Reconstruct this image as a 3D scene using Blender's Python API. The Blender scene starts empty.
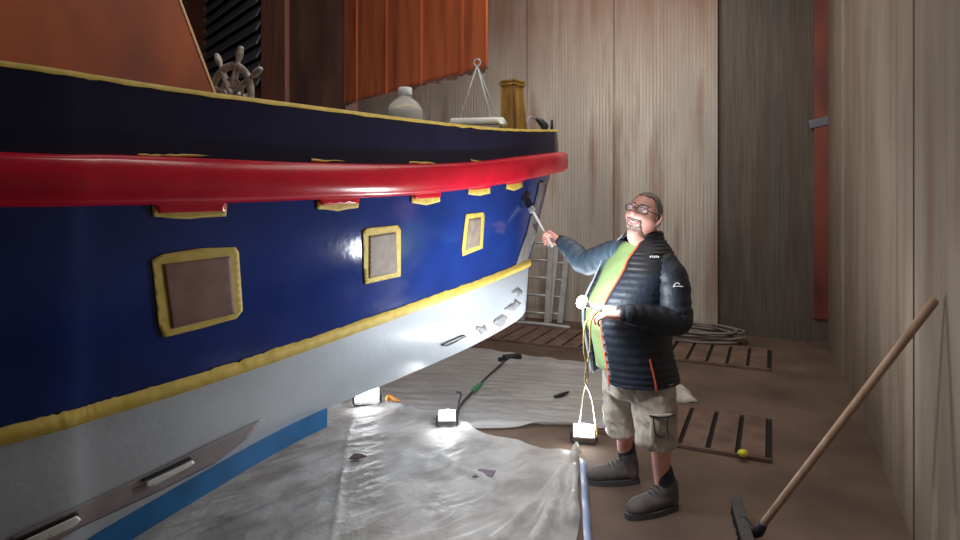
import bpy, bmesh, math, random
from mathutils import Vector, Matrix, noise
from mathutils.bvhtree import BVHTree
random.seed(7)
C = bpy.context.scene
COL = C.collection
PI = math.pi
V = Vector
R = math.radians
# ------------------------------------------------------------ camera
CAMZ = 1.70; F = 600.0; HOR = 200.0
cam = bpy.data.cameras.new('camera'); camo = bpy.data.objects.new('camera', cam); COL.objects.link(camo)
camo.location = (0, 0, CAMZ); camo.rotation_euler = (PI/2, 0, 0)
cam.sensor_width = 36; cam.lens = F/960*36; cam.shift_y = -(270-HOR)/960; cam.clip_start = 0.05
C.camera = camo
# ------------------------------------------------------------ world, lights, exposure
w = bpy.data.worlds.new('world'); C.world = w; w.use_nodes = True
w.node_tree.nodes['Background'].inputs[0].default_value = (0.80, 0.88, 1.0, 1)
w.node_tree.nodes['Background'].inputs[1].default_value = 0.18
C.view_settings.view_transform = 'Standard'; C.view_settings.look = 'None'
C.view_settings.gamma = 1; C.view_settings.exposure = 0.0; C.view_settings.use_curve_mapping = False
def area(name, loc, target, size, power, col=(1, 1, 1), sy=None):
    l = bpy.data.lights.new(name, 'AREA'); l.size = size; l.energy = power; l.color = col
    if sy: l.shape = 'RECTANGLE'; l.size_y = sy
    o = bpy.data.objects.new(name, l); COL.objects.link(o); o.location = loc
    o.rotation_euler = (V(target)-V(loc)).to_track_quat('-Z', 'Y').to_euler(); return o
area('added_overhead_fill', (1.7, 4.0, 4.6), (1.5, 4.2, 0), 1.6, 50, (1.0, .93, .84), 3.2)  # added overhead fill, stands for no fitting in the ceiling
area('added_rear_fill', (0.6, -2.6, 2.8), (1.0, 4.5, 1.1), 2.4, 5, (.95, .96, 1.0), 2.0)  # added fill for ambient daylight from behind the camera, no doorway built
area('added_upper_wall_fill', (1.1, 5.8, 4.6), (1.4, 8.4, 1.6), 1.6, 52, (1.0, .93, .85), .8)  # added to brighten the upper back wall, no fixture there
area('added_panel_fill', (.3, 2.2, 4.7), (-2.2, 8.0, 3.0), 1.5, 70, (1.0, .93, .86))  # added fill over the boat for deck and brown panels, not a deck lamp
def point(name, loc, power, rad=.03, col=(.93, .97, 1.0)):
    l = bpy.data.lights.new(name, 'POINT'); l.energy = power; l.shadow_soft_size = rad; l.color = col
    o = bpy.data.objects.new(name, l); COL.objects.link(o); o.location = loc; return o

def P(px, py, d):
    return V(((px-480)/F*d, d, CAMZ-(py-HOR)/F*d))
def G(px, py, z=0.0):
    d = (CAMZ-z)*F/(py-HOR); return V(((px-480)/F*d, d, z))
# ------------------------------------------------------------ materials
def newmat(name):
    m = bpy.data.materials.new(name); m.use_nodes = True
    return m, m.node_tree.nodes, m.node_tree.links, m.node_tree.nodes['Principled BSDF']
def mat(name, c, rough=.5, metal=0, var=.12, scale=(8, 8, 8), bump=0, bscale=None, c2=None, c3=None, alpha=None, det=4, coat=0, thr=(.35, .65), dist=.01):
    m, n, l, b = newmat(name)
    tc = n.new('ShaderNodeTexCoord'); mp = n.new('ShaderNodeMapping'); mp.inputs['Scale'].default_value = scale
    l.new(tc.outputs['Object'], mp.inputs[0])
    nz = n.new('ShaderNodeTexNoise'); nz.inputs['Scale'].default_value = 1; nz.inputs['Detail'].default_value = det
    l.new(mp.outputs[0], nz.inputs[0])
    cr = n.new('ShaderNodeValToRGB'); l.new(nz.outputs[0], cr.inputs[0])
    c = list(c); ca = c2 or [x*(1-var) for x in c]
    cr.color_ramp.elements[0].position = thr[0]; cr.color_ramp.elements[0].color = (*ca, 1)
    cr.color_ramp.elements[1].position = thr[1]; cr.color_ramp.elements[1].color = (*c, 1)
    if not c2: cr.color_ramp.elements[1].color = (*[min(1, x*(1+var)) for x in c], 1)
    l.new(cr.outputs[0], b.inputs['Base Color'])
    b.inputs['Roughness'].default_value = rough; b.inputs['Metallic'].default_value = metal
    if coat: b.inputs['Coat Weight'].default_value = coat
    if bump:
        mp2 = n.new('ShaderNodeMapping'); mp2.inputs['Scale'].default_value = bscale or scale
        l.new(tc.outputs['Object'], mp2.inputs[0])
        nb = n.new('ShaderNodeTexNoise'); nb.inputs['Scale'].default_value = 1; nb.inputs['Detail'].default_value = 5
        l.new(mp2.outputs[0], nb.inputs[0])
        bp = n.new('ShaderNodeBump'); bp.inputs['Strength'].default_value = bump; bp.inputs['Distance'].default_value = dist
        l.new(nb.outputs[0], bp.inputs['Height']); l.new(bp.outputs[0], b.inputs['Normal'])
    if alpha is not None: b.inputs['Alpha'].default_value = alpha
    return m
def concrete(name, c, stain, streak=60, stain_amt=.5, rib=0, zs=None, dark=.62, u=None, zband=None):
    """board-marked concrete: fine vertical streaks, cloudy dirt and brown rust stains"""
    m, n, l, b = newmat(name)
    tc = n.new('ShaderNodeTexCoord')
    def nz(sc, det=4, rot=None):
        mp = n.new('ShaderNodeMapping'); mp.inputs['Scale'].default_value = sc
        mp.vector_type = 'POINT'; l.new(tc.outputs['Object'], mp.inputs[0])
        x = n.new('ShaderNodeTexNoise'); x.inputs['Scale'].default_value = 1; x.inputs['Detail'].default_value = det
        l.new(mp.outputs[0], x.inputs[0]); return x.outputs[0]
    def ramp(s, p0, p1, a, bb):
        r = n.new('ShaderNodeValToRGB'); r.color_ramp.elements[0].position = p0; r.color_ramp.elements[1].position = p1
        r.color_ramp.elements[0].color = (*a, 1); r.color_ramp.elements[1].color = (*bb, 1); l.new(s, r.inputs[0]); return r.outputs[0]
    def mixc(f, a, bb, t='MIX'):
        x = n.new('ShaderNodeMix'); x.data_type = 'RGBA'; x.blend_type = t
        if isinstance(f, float): x.inputs[0].default_value = f
        else: l.new(f, x.inputs[0])
        for i, s in ((6, a), (7, bb)):
            if isinstance(s, tuple): x.inputs[i].default_value = (*s, 1)
            else: l.new(s, x.inputs[i])
        return x.outputs[2]
    st = nz((streak, streak, 1.6), 3)
    base = ramp(st, .30, .60, tuple(x*dark for x in c), tuple(c))
    if rib:
        mp = n.new('ShaderNodeMapping'); mp.inputs['Rotation'].default_value = (0, 0, R(25.8)); l.new(tc.outputs['Object'], mp.inputs[0])
        wv = n.new('ShaderNodeTexWave'); wv.bands_direction = 'X'; wv.inputs['Scale'].default_value = rib; wv.inputs['Distortion'].default_value = 1.2
        wv.inputs['Detail'].default_value = 3; wv.inputs['Detail Scale'].default_value = 1.5
        l.new(mp.outputs[0], wv.inputs[0]); ribc = ramp(wv.outputs['Fac'], .15, .6, (.66, .62, .58), (1, 1, 1))
        base = mixc(ramp(nz((2.2, 2.2, .6), 4), .35, .62, (.15,)*3, (1,)*3), base, mixc(1.0, base, ribc, 'MULTIPLY'))
    cl = nz((1.1, 1.1, .45), 5)
    base = mixc(ramp(cl, .42, .62, (0, 0, 0), (.85, .85, .85)), base, tuple(x*.62 for x in c))
    rs = nz((5, 5, .5), 6)
    f = ramp(rs, .50, .70, (0, 0, 0), (stain_amt,)*3)
    if zband:
        sp = n.new('ShaderNodeSeparateXYZ'); l.new(tc.outputs['Object'], sp.inputs[0])
        mr = n.new('ShaderNodeMapRange'); l.new(sp.outputs[2], mr.inputs[0])
        mr.inputs[1].default_value = zband[0]; mr.inputs[2].default_value = zband[1]; mr.inputs[3].default_value = .0; mr.inputs[4].default_value = zband[2]
        ad = n.new('ShaderNodeMath'); ad.operation = 'MULTIPLY'; l.new(mr.outputs[0], ad.inputs[0])
        r2 = n.new('ShaderNodeMath'); r2.operation = 'ADD'; l.new(nz((9, 9, .8), 5), r2.inputs[0]); r2.inputs[1].default_value = .25
        l.new(r2.outputs[0], ad.inputs[1])
        mx = n.new('ShaderNodeMath'); mx.operation = 'MAXIMUM'; l.new(f, mx.inputs[0]); l.new(ad.outputs[0], mx.inputs[1]); f = mx.outputs[0]
    base = mixc(f, base, tuple(stain))
    l.new(base, b.inputs['Base Color']); b.inputs['Roughness'].default_value = .72
    bp = n.new('ShaderNodeBump'); bp.inputs['Strength'].default_value = .55; bp.inputs['Distance'].default_value = .012
    l.new(st, bp.inputs['Height']); l.new(bp.outputs[0], b.inputs['Normal'])
    return m
def emis(name, c, s):
    m, n, l, b = newmat(name); b.inputs['Base Color'].default_value = (1, 1, 1, 1)
    b.inputs['Emission Color'].default_value = (*c, 1); b.inputs['Emission Strength'].default_value = s; return m
M = {}
M['wall_light'] = concrete('pale ribbed concrete', (.57, .515, .445), (.24, .135, .095), 45, .8, rib=7.0, dark=.8, zband=(2.9, 4.3, 1.05))
M['wall_dark'] = concrete('darker concrete', (.120, .098, .082), (.065, .038, .027), 40, .6)  # darker tone than the pale panels beside it
M['wall_right'] = concrete('grey brown concrete', (.29, .232, .172), (.145, .080, .048), 30, .6, dark=.82)
M['floor'] = mat('dusty brown floor', (.18, .120, .088), .85, c2=(.085, .055, .04), scale=(1.6, 1.6, 1.6), det=8, bump=.5, bscale=(30, 30, 30), thr=(.3, .7))
M['ceiling'] = mat('dark ceiling', (.10, .09, .085), .9)
M['rust'] = mat('orange rust painted steel', (.48, .11, .035), .5, c2=(.24, .050, .020), scale=(9, 9, .8), bump=.3, bscale=(20, 20, 2), det=6, thr=(.3, .6))
M['redsteel'] = mat('red oxide steel', (.21, .045, .026), .6, c2=(.10, .022, .015), scale=(3, 3, 1.2))
M['brownwall'] = mat('dark brown sheet', (.24, .11, .075), .6, c2=(.11, .055, .04), scale=(2, 2, 1), det=6)
M['brownpost'] = mat('red brown timber', (.42, .16, .11), .6, c2=(.26, .10, .07), scale=(12, 12, 1))
M['louvre'] = mat('charcoal louvre', (.14, .145, .18), .45)
M['ply'] = mat('varnished red plywood', (.40, .085, .022), .75, c2=(.16, .038, .016), scale=(3.5, 3.5, 1.2), det=6, thr=(.3, .65))
M['edgewood'] = mat('pale plywood edge', (.62, .33, .12), .5)
M['navy'] = mat('navy gloss paint', (.009, .011, .038), .2, var=.1, bump=.08, bscale=(9, 9, 9))
M['blue'] = mat('blue gloss paint', (.012, .036, .20), .14, var=.15, bump=.16, bscale=(22, 22, 22), scale=(3, 3, 3), dist=.006)
M['white'] = mat('pale grey hull paint', (.52, .57, .63), .3, var=.07, bump=.25, bscale=(40, 40, 40), scale=(2, 2, 2), dist=.004)
M['red'] = mat('red gloss paint', (.56, .010, .030), .22, var=.08, bump=.1, bscale=(10, 10, 10))
M['keelblue'] = mat('mid blue bottom paint', (.012, .13, .34), .4, var=.15)
M['tape'] = mat('yellow masking tape', (.74, .56, .13), .6, c2=(.60, .43, .07), scale=(25, 25, 25))
M['primer'] = mat('bare brown glassfibre', (.24, .125, .10), .6, c2=(.19, .09, .07), scale=(12, 12, 12), thr=(.35, .6))
M['primergrey'] = mat('mauve grey primer', (.30, .255, .265), .6)
M['bareedge'] = mat('dull bare stem metal', (.30, .28, .27), .5, c2=(.18, .17, .17), scale=(9, 9, 9))
M['dark'] = mat('dark plastic', (.018, .019, .024), .45)
M['deck'] = mat('dull grey deck', (.30, .29, .27), .7)
M['steel'] = mat('dull grey cast metal', (.50, .48, .44), .5, metal=.2, c2=(.22, .21, .19), scale=(20, 20, 20))
M['rod'] = mat('grey galvanised rod', (.42, .42, .43), .5, metal=.3)
M['alu'] = mat('aluminium', (.50, .50, .50), .5, metal=.3)
M['whitep'] = mat('white paint', (.78, .78, .75), .4)
M['brass'] = mat('worn gold varnish', (.50, .28, .06), .38, metal=.25, c2=(.20, .10, .03), scale=(14, 14, 2), det=6)
M['brownwood'] = mat('brown varnished wood', (.13, .055, .03), .4)
M['poleW'] = mat('pale broom wood', (.46, .30, .20), .6, c2=(.33, .205, .13), scale=(30, 30, 2))
M['slat'] = mat('brown floor plank', (.20, .125, .095), .8, c2=(.12, .072, .054), scale=(5, 5, 5), det=6)
M['gapshade'] = mat('dark pit', (.012, .009, .008), .9)  # near black, puts the shade inside gaps into colour
M['hose'] = mat('pale grey rope', (.22, .19, .165), .9)
M['rag'] = mat('off white cloth', (.52, .48, .43), .8, bump=.4, bscale=(25, 25, 25))
M['skin'] = mat('skin', (.80, .44, .36), .5, c2=(.70, .31, .25), scale=(14, 14, 14))
M['hair'] = mat('short grey hair', (.27, .24, .225), .8, c2=(.10, .085, .08), scale=(120, 120, 120), bump=.6, bscale=(300, 300, 300), dist=.004)
M['beard'] = mat('greying beard', (.36, .27, .24), .8, c2=(.16, .095, .085), scale=(60, 60, 60), bump=.5, bscale=(200, 200, 200))
M['lip'] = mat('lip', (.38, .10, .09), .5)
M['teeth'] = mat('teeth', (.85, .80, .74), .3)
M['tee'] = mat('green cotton', (.22, .33, .13), .85, bump=.35, bscale=(14, 14, 7), dist=.02)
M['jacket'] = mat('navy quilted nylon', (.014, .020, .033), .55, var=.15, bump=.5, bscale=(40, 40, 25), dist=.01)
M['jacketup'] = mat('black nylon', (.014, .015, .019), .5)
M['lining'] = mat('grey jacket lining', (.33, .36, .42), .6)
M['orange'] = mat('orange zip', (.75, .12, .05), .5)
M['shorts'] = mat('stone cotton', (.52, .46, .39), .85, c2=(.40, .35, .29), scale=(9, 9, 9), bump=.7, bscale=(17, 17, 8), dist=.03)
M['sock'] = mat('dark sock', (.03, .035, .045), .9)
M['boot'] = mat('grey brown suede', (.155, .135, .125), .8, c2=(.10, .088, .083), scale=(15, 15, 15))
M['sole'] = mat('dark grey rubber', (.085, .080, .085), .7)
M['cord'] = mat('yellow cord', (.70, .50, .06), .5)
M['cable'] = mat('dark grey cable', (.05, .055, .07), .5)
M['green'] = mat('green tape', (.05, .30, .12), .5)
M['purple'] = mat('mauve grey card', (.16, .12, .17), .6)
M['bluetape'] = mat('pale blue tape', (.38, .46, .66), .4)
M['yellow'] = mat('bright yellow plastic', (.75, .68, .04), .5)
M['led'] = emis('lit led panel', (.95, .98, 1.0), 22)
m, n, l, b = newmat('clear plastic'); b.inputs['Base Color'].default_value = (.93, .95, .96, 1); b.inputs['Roughness'].default_value = .12
b.inputs['Transmission Weight'].default_value = .75; b.inputs['IOR'].default_value = 1.25; M['clear'] = m
m, n, l, b = newmat('lens'); b.inputs['Base Color'].default_value = (.8, .8, .82, 1); b.inputs['Roughness'].default_value = .4; b.inputs['Alpha'].default_value = .08; M['lens'] = m
# plastic dust sheet
m = mat('wrinkled clear polythene', (.66, .65, .64), .48, c2=(.50, .49, .48), scale=(2.2, 2.2, 2.2), det=7, bump=.9, bscale=(14, 26, 10), alpha=.68, dist=.012, thr=(.3, .7)); M['sheet'] = m
M['sheet2'] = mat('crinkled clear polythene', (.66, .65, .64), .42, c2=(.40, .385, .37), scale=(3.5, 3.5, 3.5), det=9, bump=1.0, bscale=(20, 20, 20), alpha=.66, dist=.016, thr=(.38, .6))

# ------------------------------------------------------------ mesh helpers
def link(name, bm, m, parent=None, smooth=True, mats=None):
    bmesh.ops.recalc_face_normals(bm, faces=bm.faces)
    me = bpy.data.meshes.new(name); bm.to_mesh(me); bm.free()
    for x in (mats or [m]): me.materials.append(x)
    if smooth:
        for p in me.polygons: p.use_smooth = True
    o = bpy.data.objects.new(name, me); COL.objects.link(o)
    if parent: o.parent = parent; o.matrix_parent_inverse = parent.matrix_world.inverted()
    return o
def empty(name, loc=(0, 0, 0)):
    o = bpy.data.objects.new(name, None); COL.objects.link(o); o.location = loc; o.empty_display_size = .05
    o.matrix_world = Matrix.Translation(V(loc)); return o
def tag(o, label, cat, group=None, kind=None):
    if label: o['label'] = label
    if cat: o['category'] = cat
    if group: o['group'] = group
    if kind: o['kind'] = kind
    return o
def struct(o): o['kind'] = 'structure'; return o
def autosmooth(o, ang=35):
    me = o.data; bm = bmesh.new(); bm.from_mesh(me)
    for e in bm.edges:
        if len(e.link_faces) == 2 and e.calc_face_angle(0) > R(ang): e.smooth = False
    bm.to_mesh(me); bm.free(); return o
def box(bm, c, s, rot=None, bev=0):
    """box centred c, full size s, rot 3x3/4x4"""
    r = bmesh.ops.create_cube(bm, size=1); vs = r['verts']
    M4 = Matrix.Translation(V(c)) @ ((rot.to_4x4()) if rot else Matrix()) @ Matrix.Diagonal((*s, 1))
    bmesh.ops.transform(bm, matrix=M4, verts=vs)
    if bev:
        es = list({e for v in vs for e in v.link_edges})
        bmesh.ops.bevel(bm, geom=es, offset=bev, segments=2, affect='EDGES', profile=.5)
def frame(dirv, up=V((0, 0, 1))):
    z = V(dirv).normalized()
    if abs(z.dot(up)) > .98: up = V((1, 0, 0))
    x = up.cross(z).normalized(); y = z.cross(x); return x, y, z
def crom(p, t, i):
    n_ = len(p); g = lambda k: p[max(0, min(n_-1, k))]
    p0, p1, p2, p3 = g(i-1), g(i), g(i+1), g(i+2)
    return ((p1*2)+(p2-p0)*t+(p0*2-p1*5+p2*4-p3)*t*t+(p1*3-p0-p2*3+p3)*t*t*t)*.5
def resample(p, k):
    out = []
    for i in range(len(p)-1):
        for j in range(k): out.append(crom(p, j/k, i))
    out.append(p[-1]); return out
def tube(bm, pts, rad, n=12, k=1, flat=1.0, up=V((0, 0, 1)), mod=None, caps=True):
    """round-ended tube through pts"""
    pts = [V(p) for p in pts]
    if not isinstance(rad, (list, tuple)): rad = [rad]*len(pts)
    if k > 1:
        pts = resample(pts, k); rad = resample(list(map(float, rad)), k)
    N = len(pts); rings = []
    x = None
    def ring(c, X, Y, r):
        return [bm.verts.new(c+X*math.cos(2*PI*i/n)*r+Y*math.sin(2*PI*i/n)*r*flat) for i in range(n)]
    for i, p in enumerate(pts):
        t = (pts[min(i+1, N-1)]-pts[max(i-1, 0)]).normalized()
        if x is None: x, y, _ = frame(t, up)
        else:
            x = (x-t*x.dot(t)).normalized(); y = t.cross(x)
        r = rad[i]*(mod(i/(N-1), i) if mod else 1)
        if caps and i == 0:
            for a in (70, 35): rings.append(ring(p-t*r*math.sin(R(a))*.8, x, y, r*math.cos(R(a))))
        rings.append(ring(p, x, y, r))
        if caps and i == N-1:
            for a in (35, 70): rings.append(ring(p+t*r*math.sin(R(a))*.8, x, y, r*math.cos(R(a))))
    for a, b_ in zip(rings, rings[1:]):
        for i in range(n): bm.faces.new((a[i], a[(i+1) % n], b_[(i+1) % n], b_[i]))
    bm.faces.new(rings[0][::-1]); bm.faces.new(rings[-1])
def cyl(bm, a, b_, r, r2=None, n=16):
    a, b_ = V(a), V(b_); x, y, z = frame(b_-a); r2 = r if r2 is None else r2
    A = [bm.verts.new(a+x*math.cos(2*PI*i/n)*r+y*math.sin(2*PI*i/n)*r) for i in range(n)]
    B = [bm.verts.new(b_+x*math.cos(2*PI*i/n)*r2+y*math.sin(2*PI*i/n)*r2) for i in range(n)]
    for i in range(n): bm.faces.new((A[i], A[(i+1) % n], B[(i+1) % n], B[i]))
    bm.faces.new(A[::-1]); bm.faces.new(B)
def lathe(bm, c, prof, n=28):
    rings = [[bm.verts.new(V(c)+V((math.cos(2*PI*i/n)*r, math.sin(2*PI*i/n)*r, z))) for i in range(n)] for r, z in prof]
    for a, b_ in zip(rings, rings[1:]):
        for i in range(n): bm.faces.new((a[i], a[(i+1) % n], b_[(i+1) % n], b_[i]))
    bm.faces.new(rings[0][::-1]); bm.faces.new(rings[-1])
def grid(bm, rows):
    vs = [[bm.verts.new(p) for p in r] for r in rows]
    for a, b_ in zip(vs, vs[1:]):
        for i in range(len(a)-1): bm.faces.new((a[i], a[i+1], b_[i+1], b_[i]))
    return vs
def remesh(o, vox, smooth=4, fac=.5):
    md = o.modifiers.new('r', 'REMESH'); md.mode = 'VOXEL'; md.voxel_size = vox; md.use_smooth_shade = True
    if smooth: s = o.modifiers.new('s', 'SMOOTH'); s.iterations = smooth; s.factor = fac
    dg = bpy.context.evaluated_depsgraph_get(); dg.update()
    me = bpy.data.meshes.new_from_object(o.evaluated_get(dg)); old = o.data
    mats_ = list(old.materials); o.modifiers.clear(); o.data = me
    me.materials.clear()
    for x in mats_: me.materials.append(x)
    for p in me.polygons: p.use_smooth = True
    return o
def thick(o, t, off=0):
    md = o.modifiers.new('solid', 'SOLIDIFY'); md.thickness = t; md.offset = off; return o

# ------------------------------------------------------------ setting
U = V((290, 600, 0)).normalized(); W = V((U.y, -U.x, 0))      # U away along right wall, W to the right
K0 = G(830, 343); K0.z = 0
ROOMH = 6.2
def slab(name, a, b_, z0, z1, t, nrm, m, bm=None):
    """vertical slab from a to b with thickness t away from nrm"""
    own = bm is None
    if own: bm = bmesh.new()
    a = V((a.x, a.y, 0)); b_ = V((b_.x, b_.y, 0)); q = -V(nrm).normalized()*t
    vs = [bm.verts.new(p+V((0, 0, z))) for z in (z0, z1) for p in (a, b_, b_+q, a+q)]
    for f in ((0, 1, 2, 3), (4, 5, 6, 7), (0, 1, 5, 4), (1, 2, 6, 5), (2, 3, 7, 6), (3, 0, 4, 7)): bm.faces.new([vs[i] for i in f])
    if own: return link(name, bm, m, smooth=False)
bm = bmesh.new(); cs = [K0-U*14+W*.3, K0+U*.6+W*.3, K0+U*.6-W*16, K0-U*14-W*16]
bmesh.ops.recalc_face_normals(bm, faces=[bm.faces.new([bm.verts.new(p+V((0, 0, z))) for p in cs]) for z in (0,)])
ext = bmesh.ops.extrude_face_region(bm, geom=bm.faces[:]); bmesh.ops.translate(bm, vec=(0, 0, -.1), verts=[e for e in ext['geom'] if isinstance(e, bmesh.types.BMVert)])
struct(link('floor', bm, M['floor'], smooth=False))
bm = bmesh.new(); vs = [bm.verts.new(p+V((0, 0, ROOMH+z))) for z in (0, .1) for p in (K0-U*7.6+W*.3, K0+U*.6+W*.3, K0+U*.6-W*16, K0-U*7.6-W*16)]
for f in ((0, 1, 2, 3), (4, 5, 6, 7), (0, 1, 5, 4), (1, 2, 6, 5), (2, 3, 7, 6), (3, 0, 4, 7)): bm.faces.new([vs[i] for i in f])
struct(link('ceiling', bm, M['ceiling'], smooth=False))
def backpt(px, off=0):      # point on the back wall seen at px
    base = K0-U*off; k = (px-480)/F
    t = (base.x-k*base.y)/(W.x-k*W.y); return base-W*t
# back wall: pale panels standing proud of a darker recess
pj = .10
e717 = backpt(718, pj)
seams = [718, 614, 527, 430, 345, 240]
pts_ = [backpt(p, pj) for p in seams]+[backpt(100, pj)-W*6]
bm = bmesh.new()
for a, b_ in zip(pts_, pts_[1:]):
    slab('', a-W*.006, b_+W*.006, 0, ROOMH, .3, -U, None, bm)
struct(link('wall_back', bm, M['wall_light'], smooth=False))
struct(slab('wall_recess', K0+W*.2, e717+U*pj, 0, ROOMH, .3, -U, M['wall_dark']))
# right wall panels (seams at px 845 & 913)
def rightpt(px):
    k = (px-480)/F; t = (K0.x-k*K0.y)/(U.x-k*U.y); return K0-U*t
bm = bmesh.new(); rp = [K0+U*.3, rightpt(844), rightpt(878), rightpt(913), rightpt(1010), rightpt(1010)-U*3.8, rightpt(1010)-U*9]
for i, (a, b_) in enumerate(zip(rp, rp[1:])):
    o_ = -W*(.02 if i == 0 else 0)+W*(.006 if i % 2 else 0); slab('', a+o_-U*.005, b_+o_+U*.005, 0, ROOMH, .25, -W, None, bm)
struct(link('wall_right', bm, M['wall_right'], smooth=False))
# red oxide steel column in the corner
q0, q1 = backpt(814), backpt(832)
bm = bmesh.new(); slab('', V((q0.x, q0.y, 0))-U*.03, V((q1.x, q1.y, 0))-U*.03, .28, ROOMH, .10, -U, None, bm)
slab('', q1-U*.03, q1-U*.07-W*.0, .28, ROOMH, .04, W, None, bm)
col_ = tag(link('steel_column', bm, M['redsteel'], smooth=False), 'red oxide steel strip running up the corner of the back wall', 'column')
zt = CAMZ+(200-122)/F*q0.y
bm = bmesh.new(); box(bm, (q0+q1)/2-U*.04+V((0, 0, zt)), (.30, .012, .10), Matrix.Rotation(math.atan2(W.y, W.x)-R(0), 3, 'Z') @ Matrix.Rotation(R(-12), 3, 'Y'), .002)
link('tape_band', bm, M['wall_dark'] and mat('blue grey tape', (.13, .14, .17), .5), col_, smooth=False)['label'] = 'blue grey tape band'
# overhead rusty panel + brown bulkhead on the left
D0 = V((.0117*4.8, 4.8, 0)); Q = V((-.85, 1, 0)).normalized(); NQ = V((-Q.y, Q.x, 0)); NQ = NQ if NQ.y < 0 else -NQ
def qpt(px):
    k = (px-480)/F; t = (D0.x-k*D0.y)/(-Q.x+k*Q.y); return D0+Q*t
bm = bmesh.new(); slab('', qpt(486), qpt(344), 2.756, ROOMH, .02, NQ, None, bm)
for i in range(4):   # vertical welded ribs
    p = qpt(487).lerp(qpt(344), (i+.5)/4); slab('', p, p+Q*.03, 2.756, ROOMH, -.012, NQ, None, bm)
o = struct(link('wall_overhead', bm, M['rust'], smooth=False))
bm = bmesh.new(); p0 = qpt(487)+NQ*.005; p1 = qpt(344)+NQ*.005
prev = None
for i in range(60):
    a = p0.lerp(p1, i/60); b_ = p0.lerp(p1, (i+1)/60); h = random.uniform(.002, .016)+(.02 if random.random() < .12 else 0)
    slab('', a, b_, 2.756-h, 2.756+.012, .02, NQ, None, bm)
struct(link('trim_1', bm, M['brownwall'], smooth=False))
struct(slab('wall_left', qpt(344)-NQ*.02, qpt(190)-NQ*.02+Q*0, 0, ROOMH, .15, NQ, M['brownwall']))
struct(slab('trim_2', qpt(288)+NQ*.04, qpt(264)+NQ*.04, 0, ROOMH, .08, NQ, M['brownpost']))
struct(slab('trim_3', qpt(206)+NQ*.04, qpt(192)+NQ*.04, 0, ROOMH, .08, NQ, M['brownpost']))
# louvred vent between the posts
vz0 = CAMZ+(200-84)/F*qpt(262).y; vz1 = ROOMH-.2
vroot = tag(empty('louvre_vent', qpt(235)), 'charcoal louvred vent in brown wall behind the ship wheel', 'vent')
bm = bmesh.new(); slab('', qpt(262.5), qpt(207), vz0, vz1, .03, NQ, None, bm); link('backing', bm, M['gapshade'], vroot, smooth=False)
nl = 14
for i in range(nl):
    z = vz0+.06+(vz1-vz0-.12)*i/(nl-1); bm = bmesh.new(); a, b_ = qpt(262.5), qpt(207); c = (a+b_)/2
    box(bm, V((c.x, c.y, z))+NQ*.04, ((a-b_).length, .03, .20), Matrix.Rotation(math.atan2(Q.y, Q.x), 3, 'Z') @ Matrix.Rotation(R(28), 3, 'X'), .008)
    link('slat', bm, M['louvre'], vroot, smooth=False)
# far-left filler wall behind boat
a_ = qpt(190)+NQ*.0
struct(slab('wall_port', a_+V((-.02, 0, 0)), a_-V((1.6, 5.5, 0))*1.0, 0, ROOMH, .15, V((1, -.2, 0)), M['brownwall']))

# ------------------------------------------------------------ boat
TIP = V((.62, 4.75, 0)); AX = V((.70, .714, 0)).normalized(); RT = V((AX.y, -AX.x, 0))
def cl(s, z, off=0): q = TIP-AX*s+RT*off; return V((q.x, q.y, z))
def refl(p):
    q = V((p.x, p.y, 0))-TIP; return V((p.x, p.y, p.z))-RT*2*q.dot(RT)
KX = [0, 100, 200, 300, 400, 470, 515]
dF = [1.575, 1.76, 2.01, 2.353, 2.857, 3.378, 3.86]
def mk(py, dd, end, aft=(-.67, -.742), dz=(0, 0)):
    c = [P(x, y, d) for x, y, d in zip(KX, py, dd)]
    a = c[0]+V((aft[0]*1.1, aft[1]*1.1, dz[0])); b_ = a+V((aft[0]*1.2-.1, aft[1]*1.2, dz[1]))
    return [b_, a]+c+[end]
TOP = mk([62, 77, 92, 105, 118, 126, 129.5], [d+.02 for d in dF], cl(.06, 2.245, .035))
FT = mk([153, 155, 159, 163, 164.5, 162, 157], dF, cl(.06, 2.075, .045))
FB = mk([207, 205.5, 203.5, 200, 195.5, 188, 181], dF, cl(.14, 1.905, .03))
TP = mk([437, 410, 380, 347, 312, 287, 269], [1.66, 1.86, 2.12, 2.49, 3.03, 3.60, 4.10], cl(.385, 1.235, .02), dz=(-.01, -.01))
BT = mk([592, 533, 475, 421, 378, 347, 322], [1.83, 2.05, 2.36, 2.83, 3.35, 3.78, 4.17], cl(.42, .875, .015), dz=(-.06, -.03))
KK = 8
cTOP, cFT, cFB, cTP, cBT = [resample(c, KK) for c in (TOP, FT, FB, TP, BT)]
NP = len(cTOP)
def loft(ca, cb, rows, bulge=0.0):
    out = []
    for r in range(rows+1):
        t = r/rows; row = []
        for i in range(NP):
            p = ca[i].lerp(cb[i], t)
            off = bulge*math.sin(PI*t)*min(1, (NP-1-i)/10)
            row.append(p+RT*off)
        out.append(row)
    return out
boat = tag(empty('boat', cl(3.4, 0)), 'large blue and white boat hull with red rubbing band, masked with yellow tape for painting', 'boat')
def hullpart(name, rows, m):
    bm = bmesh.new()
    grid(bm, rows); grid(bm, [[refl(p) for p in r] for r in rows])
    # stitch over the stem
    st = [r[-1] for r in rows]; grid(bm, [st, [refl(p) for p in st]])
    bmesh.ops.remove_doubles(bm, verts=bm.verts, dist=.0005)
    return link(name, bm, m, boat)
bul = loft(cTOP, cFT, 4); top_ = loft(cFT, cFB, 2); side = loft(cFB, cTP, 10, .03); low = loft(cTP, cBT, 12, .05)
H1 = hullpart('bulwark', bul, M['navy']); H2 = hullpart('topside', [*top_[:-1], *side], M['blue']); H3 = hullpart('lower_hull', low, M['white'])
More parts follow.
